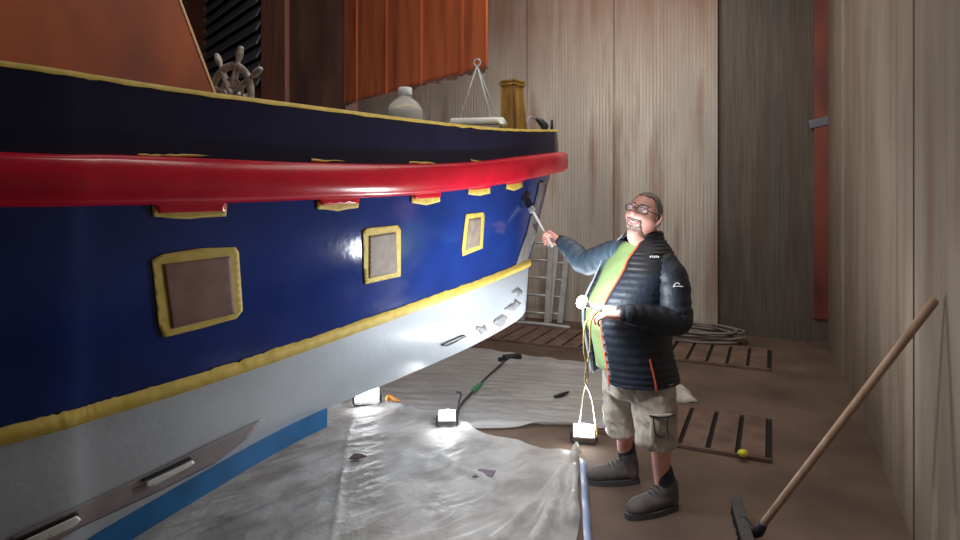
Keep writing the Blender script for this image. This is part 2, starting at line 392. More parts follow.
# bottom closing in to the centreline
cC = []
for i, p in enumerate(cBT):
    q = V((p.x, p.y, 0))-TIP; s = -q.dot(AX); cC.append(cl(s, p.z-.09*min(1, (NP-1-i)/12)))
bm = bmesh.new(); rows = loft(cBT, cC, 3); grid(bm, rows); grid(bm, [[refl(p) for p in r] for r in rows]); bmesh.ops.remove_doubles(bm, verts=bm.verts, dist=.0005)
H4 = link('hull_bottom', bm, M['white'], boat)
# transom
bm = bmesh.new(); prof = [cTOP[0], cFB[0], cTP[0], cBT[0], cC[0]]; prof = prof+[refl(p) for p in prof[-2::-1]]
bm.faces.new([bm.verts.new(p) for p in prof]); link('transom', bm, M['navy'], boat, smooth=False)
# deck and inner bulwark
bm = bmesh.new()
inn = [p-RT*.03*min(1, (NP-1-i)/6)-V((0, 0, .005)) for i, p in enumerate(cTOP)]
dk = [p-RT*.035*min(1, (NP-1-i)/6)-V((0, 0, .05)) for i, p in enumerate(cTOP)]
rows = [dk[i].lerp(refl(dk[i]), .5) for i in range(NP)]
grid(bm, [dk, rows, [refl(p) for p in dk]]); H5 = link('deck', bm, M['deck'], boat, smooth=False)
bm = bmesh.new(); grid(bm, [cTOP, inn, dk]); grid(bm, [[refl(p) for p in r] for r in (cTOP, inn, dk)])
link('bulwark_rail', bm, M['tape'], boat)
# yellow tape along rail (narrow strip wrapping over the edge)
def nrm2(c, i):
    t = c[min(i+1, NP-1)]-c[max(i-1, 0)]; t.z = 0; nn = V((t.y, -t.x, 0)).normalized(); return nn
bm = bmesh.new(); rws = [[], [], []]
for i in range(NP):
    nn = nrm2(cTOP, i); h = .012+.006*noise.noise(V((i*.9, 0, 3)))
    rws[0].append(cTOP[i]+V((0, 0, .004))-nn*.02); rws[1].append(cTOP[i]+V((0, 0, .004))+nn*.003); rws[2].append(cTOP[i]-V((0, 0, h))+nn*.003)
grid(bm, rws); link('masking_tape', bm, M['tape'], boat)['label'] = 'yellow tape along the top rail'
# fender (red rubbing band) swept around the bow
def fender_rows():
    prof = [(0, 0, 0), (.045, .0, 0), (.07, .12, 0), (.078, .5, 0), (.07, .86, 0), (.045, 1.0, 0), (0, 1.0, 0)]
    half = []
    for i in range(NP-3):
        nn = nrm2(cFT, i); half.append([cFT[i].lerp(cFB[i], t)+nn*o for o, t, _ in prof])
    return half
half = fender_rows()
full = half[:]
# rounded nose
a_last = half[-1]; tipc = TIP+AX*.03
for ang in (60, 40, 20):
    row = []
    for j, p in enumerate(a_last):
        o = [0, .045, .07, .078, .07, .045, 0][j]; z = cFT[-1].z+( cFB[-1].z+.02-cFT[-1].z)*[0, 0, .12, .5, .86, 1, 1][j]
        r = .05+o; q = TIP-AX*.09+AX*r*1.15*math.cos(R(ang))+RT*r*math.sin(R(ang)); row.append(V((q.x, q.y, z)))
    full.append(row)
tip_row = []
for j in range(7):
    o = [0, .045, .07, .078, .07, .045, 0][j]; z = cFT[-1].z+(cFB[-1].z+.02-cFT[-1].z)*[0, 0, .12, .5, .86, 1, 1][j]
    q = TIP-AX*.09+AX*(.05+o)*1.15; tip_row.append(V((q.x, q.y, z)))
allr = full+[tip_row]+[[refl(p) for p in r] for r in full[::-1]]
bm = bmesh.new(); grid(bm, allr); fend = link('rubbing_band', bm, M['red'], boat)
fend['label'] = 'glossy red rubbing band'

bpy.context.view_layer.update()
def bvh_of(objs):
    vs, fs = [], []
    for o in objs:
        b0 = len(vs); mw = o.matrix_world; vs += [mw @ v.co for v in o.data.vertices]; fs += [[b0+i for i in p.vertices] for p in o.data.polygons]
    return BVHTree.FromPolygons(vs, fs)
CP = V((0, 0, CAMZ))
BV = bvh_of([H1, H2, H3, H4]); BVF = bvh_of([H1, H2, H3, fend]); BVD = bvh_of([H5])
def hit(px, py, bv=BV):
    d = V(((px-480)/F, 1, (HOR-py)/F)).normalized(); h = bv.ray_cast(CP, d)
    if h[0] is None:
        h = bv.find_nearest(CP+d*4.4); return h[0], V((.8, -.5, 0)).normalized()
    nn = h[1]; nn = nn if nn.dot(d) < 0 else -nn; return h[0], nn
def patch(name, poly, off, m, parent=boat, bv=BV, sub=3, th=.0):
    """a flat-laid piece following the hull, cut to an outline"""
    bm = bmesh.new(); vs = [bm.verts.new((x, y, 0)) for x, y in poly]; bm.faces.new(vs)
    bmesh.ops.triangulate(bm, faces=bm.faces[:])
    for _ in range(6):
        le = [e for e in bm.edges if e.calc_length() > 5]
        if not le: break
        bmesh.ops.subdivide_edges(bm, edges=le, cuts=1); bmesh.ops.triangulate(bm, faces=[f for f in bm.faces if len(f.verts) > 3])
    for v in bm.verts:
        p, nn = hit(v.co.x, v.co.y, bv); v.co = p+nn*off
    o = link(name, bm, m, parent); thick(o, .0015, 0); return o
def jag(poly, amp=1.2, step=6, seed=0):
    rnd = random.Random(seed); out = []
    for i in range(len(poly)):
        a, b_ = poly[i], poly[(i+1) % len(poly)]; L = math.hypot(b_[0]-a[0], b_[1]-a[1]); k = max(1, int(L/step))
        for j in range(k):
            t = j/k; out.append((a[0]+(b_[0]-a[0])*t+rnd.uniform(-amp, amp)*.5, a[1]+(b_[1]-a[1])*t+rnd.uniform(-amp, amp)*.5))
    return out
# tape line along blue/white boundary
bm = bmesh.new(); r0, r1 = [], []
for i in range(NP):
    nn = nrm2(cTP, i); wdt = .018
    d = math.hypot(cTP[i].x, cTP[i].y)
    up_ = .030+.006*noise.noise(V((i*2.3, 1, 0))); r0.append(cTP[i]+V((0, 0, up_))+nn*.006+RT*.008); r1.append(cTP[i]-V((0, 0, .020))+nn*.006+RT*.012)
r0, r1 = resample(r0, 3), resample(r1, 3)
r0 = [p+V((0, 0, .006*noise.noise(V((i*.7, 5, 0))))) for i, p in enumerate(r0)]
grid(bm, [r0, r1]); o = link('masking_tape', bm, M['tape'], boat); thick(o, .003); o['label'] = 'yellow tape line between blue and white'
# window patches
for k, (outer, inner) in enumerate([
    ([(151, 260), (162, 254), (200, 248), (235, 247), (238, 252), (242, 310), (236, 318), (200, 328), (163, 337), (158, 325)], [(162, 264), (229, 256), (234, 313), (171, 328)]),
    ([(362, 231), (366, 228), (397, 225), (400, 230), (400, 276), (364, 284), (363, 270)], [(368, 236), (395, 232), (396, 272), (368, 278)]),
    ([(465, 214), (483, 212), (484, 216), (482, 248), (462, 256), (461, 250)], [(468, 219), (480, 217), (479, 245), (465, 250)])]):
    pn = patch('window_blank', outer, .0045, M['tape']); pn['label'] = 'yellow taped border of a masked window'
    ip = patch('bare_panel', inner, .007, M['primer'] if k == 0 else mat('dusty bare panel', (.30, .25, .20), .6, c2=(.22, .17, .14), scale=(20, 20, 20)))
    ip['label'] = 'bare brown panel inside the tape'
# lower brackets of the red band with tape under them
for (x0, x1, y0, y1) in [(150, 227, 203, 213), (315, 359, 199, 205), (410, 440, 192, 199), (467, 490, 186, 190), (505, 522, 181, 184.5)]:
    wv = (x1-x0)
    red = [(x0, y0-6), (x1, y0-7), (x1-wv*.06, y1-2), (x0+wv*.08, y1)]
    tp = [(x0+1, y0+2), (x0+wv*.03, y1+4), (x0+wv*.5, y1+6), (x1-wv*.03, y1+3), (x1-1, y0+1), (x1-wv*.08, y1-4)]
    o = patch('masking_tape', jag(tp, 1, 8, int(x0)), .006, M['tape']); o = patch('band_bracket', red, .014, M['red'])
for (x0, x1, y) in [(137, 210, 156), (310, 345, 161), (408, 436, 163.5), (470, 488, 161.5), (515, 525, 158)]:
    patch('masking_tape', jag([(x0, y-1.8), (x1-4, y-.6), (x1, y+.8), (x0, y+.8)], 1.6, 6, int(x0)), .008, M['tape'])
# bare primer strip on the lower hull with cut-outs and pale blocks
patch('primer_strip', [(10, 536), (80, 504), (150, 472), (200, 447), (262, 418), (247, 437), (213, 463), (150, 494), (80, 526), (45, 546), (5, 562)], .006, M['primergrey'])['label'] = 'mauve grey unpainted strip'
for q in ([(143, 479), (190, 457), (192, 459), (187, 463), (150, 483), (143, 484)], [(22, 536), (74, 512), (78, 516), (70, 523), (30, 542), (16, 546)]):
    patch('intake_block', q, .018, M['whitep'])
for q in ([(140, 477), (190, 454), (191, 457), (141, 480)], [(8, 540), (76, 509), (77, 513), (10, 544)]):
    patch('intake_slot', q, .010, M['dark'])
patch('stem_band', jag([(553, 181), (539, 182), (534, 205), (526, 232), (516, 262), (509, 274), (529, 266), (534, 245), (543, 222)], 1, 10, 3), .006, M['bareedge'])['label'] = 'bare grey stem edge'
patch('keel_slit', jag([(440, 344), (463, 334), (466, 336), (444, 347)], .8, 5, 3), .006, M['dark'])  # thin dark slit along the keel edge
for k, q in enumerate([[(492, 322), (502, 314), (508, 318), (500, 326)], [(505, 308), (516, 300), (520, 305), (511, 312)], [(474, 328), (484, 325), (488, 331), (480, 333)], [(512, 292), (520, 287), (523, 292), (517, 297)]]):
    patch('flaked_paint', jag(q, 3, 3, k), .0025, mat('dull flaked paint', (.30, .31, .33), .6, c2=(.2, .2, .21), scale=(30, 30, 30)))
patch('wet_paint', jag([(66, 413), (118, 395), (122, 397), (72, 416)], 1.5, 5, 9), .004, M['whitep']) if False else None
# blue strip below hull
bm = bmesh.new(); ra, rb, rc, rd = [], [], [], []
for i in range(NP):
    p = cBT[i]; px = 480+F*p.x/max(p.y, .3)
    if p.y > 2.0 and px > 333: break
    ra.append(p+V((0, 0, .01))+RT*.01); rb.append(p-V((0, 0, .085))+RT*.01); rc.append(p-V((0, 0, .085))-RT*.12); rd.append(p+V((0, 0, .01))-RT*.12)
vs = grid(bm, [ra, rb, rc, rd, ra]); bm.faces.new([vs[j][-1] for j in range(4)])
link('bilge_keel', bm, M['keelblue'], boat, smooth=False)['label'] = 'mid blue strip along the hull bottom'
# keel blocks (hold the hull off the floor, under its aft part)
for k, s in enumerate((3.75, 4.9)):
    p = cl(s, 0); kb = tag(empty('keel_block', p), ['stack of timber blocks under the boat, nearer the bow', 'stack of timber blocks under the boat, nearer the stern'][k], 'block', 'timber blocks under the boat')
    hz = min(cC, key=lambda q: (V((q.x, q.y, 0))-V((p.x, p.y, 0))).length).z
    for j in range(3):
        bm = bmesh.new(); box(bm, p+V((0, 0, hz/6+j*hz/3)), (.5, .2, hz/3-.002) if j % 2 else (.22, .5, hz/3-.002), Matrix.Rotation(math.atan2(AX.y, AX.x), 3, 'Z'), .006)
        link('timber', bm, M['slat'], kb, smooth=False)

# ------------------------------------------------------------ wheelhouse panel on deck
def deckz(p):
    h = BVD.ray_cast(V((p.x, p.y, 5)), V((0, 0, -1))); return h[0].z if h[0] else 2.1
wh = tag(empty('wheelhouse', cl(3.6, 2.0, .3)), 'red varnished plywood wheelhouse with sloping front edge on the boat deck', 'cabin')
A0 = P(213, 93, 2.32); A1 = P(178, 0, 2.32+.02); sl = (A1-A0)/(A1.z-A0.z)
dirw = (V((cTOP[24].x-cTOP[8].x, cTOP[24].y-cTOP[8].y, 0))).normalized()
inw = -V((dirw.y, -dirw.x, 0)).normalized()
zt = 3.05; A2 = A0+sl*(zt-A0.z); Ab = A0-sl*.12
bz = lambda p: 1.98
def prism(bm, pts, off):
    a = [bm.verts.new(p) for p in pts]; b_ = [bm.verts.new(p+off) for p in pts]; bm.faces.new(a); bm.faces.new(b_[::-1])
    for i in range(len(a)): j = (i+1) % len(a); bm.faces.new((a[i], a[j], b_[j], b_[i]))
B0 = V((Ab.x, Ab.y, Ab.z))-dirw*1.9; B1 = V((A2.x, A2.y, zt))-dirw*1.9; B0.z = Ab.z-.05
wd = inw*1.0
bm = bmesh.new(); prism(bm, [B0, Ab, A2, B1], inw*.02); link('side_panel', bm, M['ply'], wh, smooth=False)
bm = bmesh.new(); prism(bm, [p+wd for p in (B0, Ab, A2, B1)], inw*.02); link('side_panel', bm, M['ply'], wh, smooth=False)
bm = bmesh.new(); prism(bm, [Ab, Ab+wd, A2+wd, A2], -dirw*.02); link('front_panel', bm, M['ply'], wh, smooth=False)
bm = bmesh.new(); prism(bm, [B1, A2, A2+wd, B1+wd], V((0, 0, .03))); link('roof', bm, M['ply'], wh, smooth=False)
bm = bmesh.new(); e = (A2-Ab).normalized(); x_ = dirw*.010
prism(bm, [Ab+x_*.2-inw*.004, Ab+x_*1.2-inw*.004, A2+x_*1.2-inw*.004, A2+x_*.2-inw*.004], inw*.03); link('edge_trim', bm, M['edgewood'], wh, smooth=False)['label'] = 'pale sloping plywood edge'

# ------------------------------------------------------------ ship's wheel
hub = P(231, 95, 3.1); yaw = R(61)
sw = tag(empty('ship_wheel', (hub.x, hub.y, deckz(hub))), 'old grey metal spoked ship steering wheel above the boat rail', 'steering wheel')
Nn = V((math.cos(yaw), math.sin(yaw), 0)); Sx = V((-Nn.y, Nn.x, 0)); Zz = V((0, 0, 1))
def circ(c, r, n=48): return [c+Sx*math.cos(2*PI*i/n)*r+Zz*math.sin(2*PI*i/n)*r for i in range(n)]
def torus(bm, c, r, rt, n=48, m_=10, fl=1.0):
    rings = []
    for i in range(n):
        a = 2*PI*i/n; o = Sx*math.cos(a)+Zz*math.sin(a)
        rings.append([bm.verts.new(c+o*(r+rt*math.cos(2*PI*j/m_)*fl)+Nn*rt*math.sin(2*PI*j/m_)) for j in range(m_)])
    for i in range(n):
        for j in range(m_): bm.faces.new((rings[i][j], rings[(i+1) % n][j], rings[(i+1) % n][(j+1) % m_], rings[i][(j+1) % m_]))
bm = bmesh.new(); torus(bm, hub, .150, .014, fl=1.5); link('rim', bm, M['steel'], sw)
bm = bmesh.new(); torus(bm, hub, .085, .007); link('inner_ring', bm, M['steel'], sw)
bm = bmesh.new(); cyl(bm, hub-Nn*.035, hub+Nn*.035, .034, n=24); cyl(bm, hub-Nn*.05, hub-Nn*.035, .018); o = autosmooth(link('hub', bm, M['steel'], sw))
for k in range(8):
    a = R(90+2+45*k-29); o = Sx*math.cos(a)+Zz*math.sin(a); bm = bmesh.new()
    tube(bm, [hub+o*.03, hub+o*.09, hub+o*.15, hub+o*.175, hub+o*.21, hub+o*.245], [.012, .017, .014, .011, .019, .014], 12, 3)
    link('spoke', bm, M['steel'], sw)
bm = bmesh.new(); base = V((hub.x, hub.y, deckz(hub))); cyl(bm, base+Nn*.10, base+Nn*.10+V((0, 0, hub.z-base.z+.02)), .035, .03); cyl(bm, hub+Nn*.03, hub+Nn*.10, .02)
autosmooth(link('pedestal', bm, M['steel'], sw))

# ------------------------------------------------------------ deck items
def deck_at(px, d):
    p = V(((px-480)/F*d, d, 0)); p.z = deckz(p); return p
p = deck_at(405, 3.12); jug = tag(empty('plastic_bottle', p), 'clear round plastic bottle with ribbed cap on the boat deck', 'bottle')
pr = [(.075, 0), (.090, .012), (.093, .10), (.090, .125), (.075, .150), (.055, .168), (.038, .180), (.032, .192)]
bm = bmesh.new(); lathe(bm, p, pr, 32); link('body', bm, M['clear'], jug)
bm = bmesh.new(); lathe(bm, p, [(.034, .186), (.037, .190), (.037, .228), (.033, .234), (.02, .236)], 24); link('cap', bm, mat('milky cap', (.70, .72, .72), .35), jug)
bm = bmesh.new(); lathe(bm, p, [(.07, .010), (.082, .02), (.085, .11), (.08, .12)], 32); link('contents', bm, mat('pale liquid', (.55, .56, .54), .25), jug)
p = deck_at(394+38, 3.35); bm = bmesh.new(); lathe(bm, p, [(.022, 0), (.02, .055), (.004, .075)], 8); tag(link('wooden_plug', bm, M['edgewood']), 'small tan cone beside the clear bottle on deck', 'plug')
# white hatch board + lifting bridle
RD = Matrix.Rotation(R(-8), 3, 'Z')
cc = P(479, 126, 3.86); zc = deckz(cc)
bd = cc.copy(); bd.z = (zc+cc.z+.0)/1 if False else cc.z
ht = tag(empty('hatch_cover', (cc.x, cc.y, zc)), 'white raised hatch cover board on the foredeck', 'hatch')
bm = bmesh.new(); hh = cc.z+.02-zc; box(bm, (cc.x, cc.y, zc+hh/2-.012), (.29, .20, max(.02, hh-.024)), RD, .006); link('coaming', bm, M['deck'], ht, smooth=False)
bm = bmesh.new(); box(bm, (cc.x, cc.y, zc+hh), (.345, .22, .042), RD, .014); link('board', bm, M['whitep'], ht)
br = tag(empty('lifting_bridle', (cc.x, cc.y, zc+hh+.015)), 'grey three-legged rod bridle with ring standing on the white board', 'bridle')
ap = P(477, 66, 3.86)
for (x, y, d) in ((459.5, 117, 3.80), (491, 119, 3.80), (499, 117, 3.92)):
    q = P(x, y, d); q.z = zc+hh+.018; bm = bmesh.new(); tube(bm, [q, ap+(q-ap)*.02], .0065, 10); link('rod', bm, M['rod'], br)
Nn_, Sx_ = Nn, Sx; Nn = V((.3, 1, 0)).normalized(); Sx = V((Nn.y, -Nn.x, 0))
bm = bmesh.new(); torus(bm, ap+V((0, 0, .022)), .022, .006, 24, 8); link('ring', bm, M['rod'], br)
# gold-brown tapered box (sampson post / lamp box)
p = P(514, 128, 4.27); p.z = deckz(p); gb = tag(empty('post_box', p), 'tall gold brown tapered wooden post with capped top near the bow', 'post')
topz = P(513, 86, 4.27).z
rotp = Matrix.Rotation(R(52), 3, 'Z')
def taperbox(bm, c0, c1, w0, w1, rot, sy=.9):
    vs = []
    for c, w_ in ((c0, w0), (c1, w1)):
        for sx, s_ in ((-1, -1), (1, -1), (1, 1), (-1, 1)): vs.append(bm.verts.new(V(c)+rot @ V((sx*w_/2, s_*w_/2*sy, 0))))
    for f in ((0, 1, 2, 3), (4, 5, 6, 7), (0, 1, 5, 4), (1, 2, 6, 5), (2, 3, 7, 6), (3, 0, 4, 7)): bm.faces.new([vs[i] for i in f])
lean = V((-.012, 0, 0))
bm = bmesh.new(); taperbox(bm, p, V((p.x, p.y, topz))+lean, .135, .115, rotp); link('body', bm, M['brass'], gb, smooth=False)
for sx, s_ in ((-1, -1), (1, -1), (1, 1), (-1, 1)):
    bm = bmesh.new(); a = p+rotp @ V((sx*.066, s_*.06, 0)); b_ = V((p.x, p.y, topz))+lean+rotp @ V((sx*.057, s_*.051, 0)); tube(bm, [a, b_], .008, 8); link('corner_bead', bm, M['brownwood'] if sx == s_ else M['brass'], gb)
bm = bmesh.new(); c = V((p.x, p.y, topz))+lean; taperbox(bm, c, c+V((0, 0, .012)), .15, .15, rotp); taperbox(bm, c+V((0, 0, .012)), c+V((0, 0, .022)), .13, .13, rotp); taperbox(bm, c+V((0, 0, .022)), c+V((0, 0, .034)), .145, .145, rotp); link('cap', bm, M['brass'], gb, smooth=False)
# black spot lamp & fairlead at bow
p = P(541, 122, 4.45); q = P(528, 118, 4.35); bm = bmesh.new(); tube(bm, [p-V((.03, 0, -.022)), p, p+V((.03, .01, -.035))], [.016, .026, .030], 14, 2); sp = tag(empty('bow_lamp', (p.x, p.y, deckz(p))), 'small black lamp head on a thin bent stem at the bow', 'lamp')
link('lamp_head', bm, M['dark'], sp); bm = bmesh.new(); qb = q.copy(); qb.z = deckz(q); tube(bm, [qb, q, p-V((.03, 0, -.022))], .006, 8, 3); link('stem', bm, M['rod'], sp)
p = P(552, 131, 4.72); z0 = 2.22; bm = bmesh.new(); tube(bm, [p+V((.004, -.01, -.05)), p+V((0, 0, .0)), p+V((0, 0, .085))], [.02, .014, .008], 10, 3); tag(link('bow_cleat', bm, M['dark']), 'small dark upright cleat on the tip of the bow', 'cleat')

# ------------------------------------------------------------ floor: slatted covers
def grating(c00, ulen, wlen, n, label, skip=None):
    """c00 = near-right corner; slats run along U; row runs toward -W"""
    root = tag(empty('floor_grating', c00), label, 'floor grating', 'slatted floor gratings')
    rot = Matrix.Rotation(math.atan2(W.y, W.x), 3, 'Z')
    cen = c00+U*ulen/2-W*wlen/2
    bm = bmesh.new(); box(bm, cen+V((0, 0, .003)), (wlen+.05, ulen+.03, .004), rot); link('gap_shade_sheet', bm, M['gapshade'], root, smooth=False)  # added dark sheet, paints the shade seen between the slats
    st = wlen/n
    for i in range(n):
        c = c00+U*ulen/2-W*(st*(i+.5)); bm = bmesh.new(); box(bm, c+V((0, 0, .016)), (st-.032, ulen-.01, .022), rot, .003); link('slat', bm, M['slat'], root, smooth=False)
    for s in (0, 1):
        bm = bmesh.new(); box(bm, cen+U*(ulen/2+.012)*(1 if s else -1)+V((0, 0, .015)), (wlen+.05, .022, .024), rot, .002); link('edge_rail', bm, M['slat'], root, smooth=False)
grating(G(768, 462), .78, 1.10, 6, 'brown slatted floor grating just behind the man, with a yellow lump on its edge')
grating(G(769, 371), .86, 3.9, 20, 'long brown slatted floor grating across the floor nearer the back wall')
# ------------------------------------------------------------ dust sheets
def inpoly(x, y, pl):
    c = False; j = len(pl)-1
    for i in range(len(pl)):
        xi, yi = pl[i][0], pl[i][1]; xj, yj = pl[j][0], pl[j][1]
        if (yi > y) != (yj > y) and x < (xj-xi)*(y-yi)/(yj-yi)+xi: c = not c
        j = i
    return c
def sheet(name, poly, ridges, label, dirn, amp=.012, z0=.006, res=.017, seed=0, mt=None):
    mt = mt or M['sheet']
    pl = [(p.x, p.y) for p in poly]; xs = [p[0] for p in pl]; ys = [p[1] for p in pl]
    bm = bmesh.new(); vd = {}
    nx = int((max(xs)-min(xs))/res)+1; ny = int((max(ys)-min(ys))/res)+1
    dx, dy = dirn
    def h(x, y):
        a = x*dx+y*dy; b_ = -x*dy+y*dx
        w1 = noise.noise(V((a*1.2, b_*7, seed))); w2 = noise.noise(V((a*3.5+w1, b_*16, seed+4))); w3 = noise.noise(V((x*5, y*5, seed+9)))
        z = amp*(1-abs(w1)*2.2)*.9+amp*.7*(1-abs(w2)*2.5)+amp*.5*w3
        z = max(z, 0)
        for (p, q, wd_, hh_) in ridges:
            pq = q-p; t = max(0, min(1, ((x-p.x)*pq.x+(y-p.y)*pq.y)/(pq.x**2+pq.y**2)))
            ex = x-p.x-pq.x*t; ey = y-p.y-pq.y*t; dd = math.hypot(ex, ey)+.02*w3
            z += hh_*math.exp(-(dd/wd_)**2)*(.7+.3*math.sin(t*PI))
        return z0+z
    for i in range(nx):
        for j in range(ny):
            x = min(xs)+i*res; y = min(ys)+j*res
            xx = x+.05*noise.noise(V((x*3, y*3, 1+seed))); yy = y+.05*noise.noise(V((x*3, y*3, 7+seed)))
            if inpoly(xx, yy, pl): vd[(i, j)] = bm.verts.new((x, y, h(x, y)))
    for (i, j), v in list(vd.items()):
        q = [(i, j), (i+1, j), (i+1, j+1), (i, j+1)]
        if all(k in vd for k in q): bm.faces.new([vd[k] for k in q])
    for v in [v for v in bm.verts if not v.link_faces]: bm.verts.remove(v)
    bd = [v for v in bm.verts if any(len(e.link_faces) == 1 for e in v.link_edges)]
    for _ in range(14):
        new = {}
        for v in bd:
            nb = [e.other_vert(v).co for e in v.link_edges if len(e.link_faces) == 1]
            if nb: m_ = sum(nb, V((0, 0, 0)))/len(nb); new[v] = v.co*.5+m_*.5
        for v, c in new.items(): v.co = c
    return tag(link(name, bm, mt), label, 'plastic sheet')
RG = lambda a, b_, wd_=.03, h_=.05: (G(*a), G(*b_), wd_, h_)
s1 = sheet('plastic_sheet', [G(200, 395), G(330, 368), G(445, 349), G(480, 350), G(600, 366), G(640, 385), G(612, 432), G(540, 428), G(470, 432), G(425, 415), G(380, 402), G(300, 400)],
      [RG((470, 425), (600, 430), .025, .03), RG((500, 362), (600, 372), .03, .03)], 'crumpled clear plastic sheet behind the floor lamps, nearer the back wall', (1, -.15), .014, seed=3)
s2 = sheet('plastic_sheet', [G(-150, 470), G(150, 430), G(330, 392), G(400, 408), G(470, 432), G(545, 452), G(585, 455), G(580, 466), G(580, 500), G(577, 560), G(572, 640), G(-150, 640)],
      [RG((380, 405), (470, 430), .03, .04), RG((470, 430), (560, 455), .03, .04), RG((440, 465), (500, 492), .03, .04), RG((500, 492), (560, 478), .02, .03), RG((580, 462), (556, 500), .04, .08), RG((560, 500), (530, 560), .04, .07), RG((577, 468), (570, 530), .03, .07), RG((580, 465), (500, 545), .025, .05), RG((410, 460), (470, 470), .02, .025), RG((350, 430), (330, 560), .015, .015)],
      'large crumpled clear plastic sheet spread on the floor under the boat', (.8, .6), .013, z0=.012, seed=11, mt=M['sheet2'])
s2['label'] = 'large crumpled clear plastic sheet in the foreground, reaching to the man\'s feet'
bm = bmesh.new(); rr = [[], []]
for k in range(14):
    t = k/13; a = G(581, 470).lerp(G(586, 560), t); zz = .03*(1-t)+.05+.01*math.sin(k*1.7); rr[0].append(a+V((-.008, 0, zz))); rr[1].append(a+V((.035, .0, zz-.03)))
grid(bm, rr); o = tag(link('tape_strip', bm, M['bluetape']), 'pale blue tape strip along the edge of the near plastic sheet', 'tape'); thick(o, .002)

# ------------------------------------------------------------ LED floor lamps
def work_lamp(px, py, label, power, tilt, w_=.16, face=None, nostand=False, z0=.03):
    g = G(px, py, .10); base = V((g.x, g.y, z0)); root = tag(empty('work_lamp', base), label, 'lamp', 'lit work lamps on the floor')
    fdir = V(face).normalized(); x, y, z = frame(fdir); rot = Matrix((x, y, z)).transposed()
    c = V((g.x, g.y, z0+.085)); bm = bmesh.new(); box(bm, c-z*.016, (w_, w_*.64, .026), rot, .006); link('housing', bm, M['whitep'], root, smooth=False)
    bm = bmesh.new(); bmesh.ops.create_uvsphere(bm, u_segments=24, v_segments=12, radius=w_*.43, matrix=Matrix.Translation(c+z*.004) @ rot.to_4x4() @ Matrix.Diagonal((1, .70, .5, 1))); link('led_dome', bm, M['led'], root)
    bm = bmesh.new(); h = w_/2+.012
    tube(bm, [c-z*.018-x*h, c-z*.018-x*h-V((0, 0, .06)), c-z*.018-x*h*.9-V((0, 0, .082)), c-z*.018+x*h*.9-V((0, 0, .082)), c-z*.018+x*h-V((0, 0, .06)), c-z*.018+x*h], .007, 8)
    link('stand', bm, M['dark'], root)
    l_ = area('work_lamp_light', c+z*.09+V((0, 0, .03)), c+z*.09+V((fdir.x*.3, fdir.y*.25, 1)), w_*.8, power, (.93, .97, 1.0), w_*.5); l_.parent = root; l_.matrix_parent_inverse = root.matrix_world.inverted()
    pl_ = point('work_lamp_glow', c+z*.10, power*.10, .05); pl_.parent = root; pl_.matrix_parent_inverse = root.matrix_world.inverted()
    return c
L1 = work_lamp(447, 417, 'lit work lamp on the plastic sheet left of the dark cable', 30, 0, .13, (.05, -.8, .62))
L2 = work_lamp(584, 431, 'lit work lamp on the floor beneath the yellow cord by the man', 24, 0, .15, (-.12, -.8, .62), z0=.02)
L3 = work_lamp(367, 396, 'lit work lamp farthest back, half hidden under the boat', 22, 0, .20, (.12, -.8, .62))
# cables, adaptor and scraps
def cable(name, pts, r, m, label, cat): 
    bm = bmesh.new(); tube(bm, pts, r, 8, 5); return tag(link(name, bm, m), label, cat)
ca = cable('power_cable', [G(505, 361, .045), G(490, 374, .04), G(476, 388, .05), G(463, 402, .05), G(457, 412, .04), G(452, 419, .06)], .010, M['cable'], 'dark cable running from the black adaptor to the left floor lamp', 'cable')
bm = bmesh.new(); tube(bm, [G(473, 391, .05), G(476, 388, .055), G(481, 384, .05)], [.018, .02, .016], 8, 2); link('green_tape', bm, M['green'], ca)['label'] = 'green tape wrap'
g = G(512, 358, .04); ad = tag(empty('power_adaptor', (g.x, g.y, 0)), 'black socket adaptor lying on the plastic sheet', 'adaptor'); bm = bmesh.new(); box(bm, g+V((0, 0, .01)), (.20, .08, .055), Matrix.Rotation(R(25), 3, 'Z'), .012); link('body', bm, M['dark'], ad)
bm = bmesh.new(); box(bm, g+V((-.11, -.05, .0)), (.07, .05, .04), Matrix.Rotation(R(25), 3, 'Z'), .01); link('plug', bm, M['dark'], ad)
cable('hook_cable', [G(458, 415, .05), G(459, 402, .1), G(461, 394, .14), G(457, 392, .14)], .008, M['cable'], 'short dark upright hook beside the left floor lamp', 'hook')
bm = bmesh.new(); g = G(561, 395, .04); tube(bm, [g+V((-.06, -.04, 0)), g, g+V((.07, .05, .01))], [.012, .018, .01], 8, 2); tag(link('black_clip', bm, M['dark']), 'small black clip on the plastic sheet left of the cords', 'clip')
def scrap(name, px, py, pts, m, label, cat, z=.045):
    g = G(px, py, z); bm = bmesh.new(); prism(bm, [g+V((x, y, .004*k)) for k, (x, y) in enumerate(pts)], V((0, 0, .006))); return tag(link(name, bm, m, smooth=False), label, cat)
scrap('card_scrap', 484, 475, [(-.07, -.03), (.05, -.035), (.07, .03), (-.03, .045)], M['purple'], 'mauve grey card scrap on the near plastic sheet', 'card')
scrap('leaf_scrap', 358, 458, [(-.055, -.015), (0, -.025), (.055, .0), (.02, .025), (-.03, .02)], mat('brown scrap', (.09, .065, .06), .7), 'dark brown scrap on the near plastic sheet below the hull', 'scrap')
g = G(391, 401, .05); bm = bmesh.new(); tube(bm, [g+V((-.03, -.03, .02)), g+V((-.02, .02, .03)), g+V((.03, 0, .01)), g+V((.07, .0, 0))], [.012, .02, .02, .012], 8, 3); tag(link('orange_glove', bm, mat('orange rubber', (.75, .33, .08), .5)), 'crumpled orange rag on the plastic near the far lamp', 'rag')
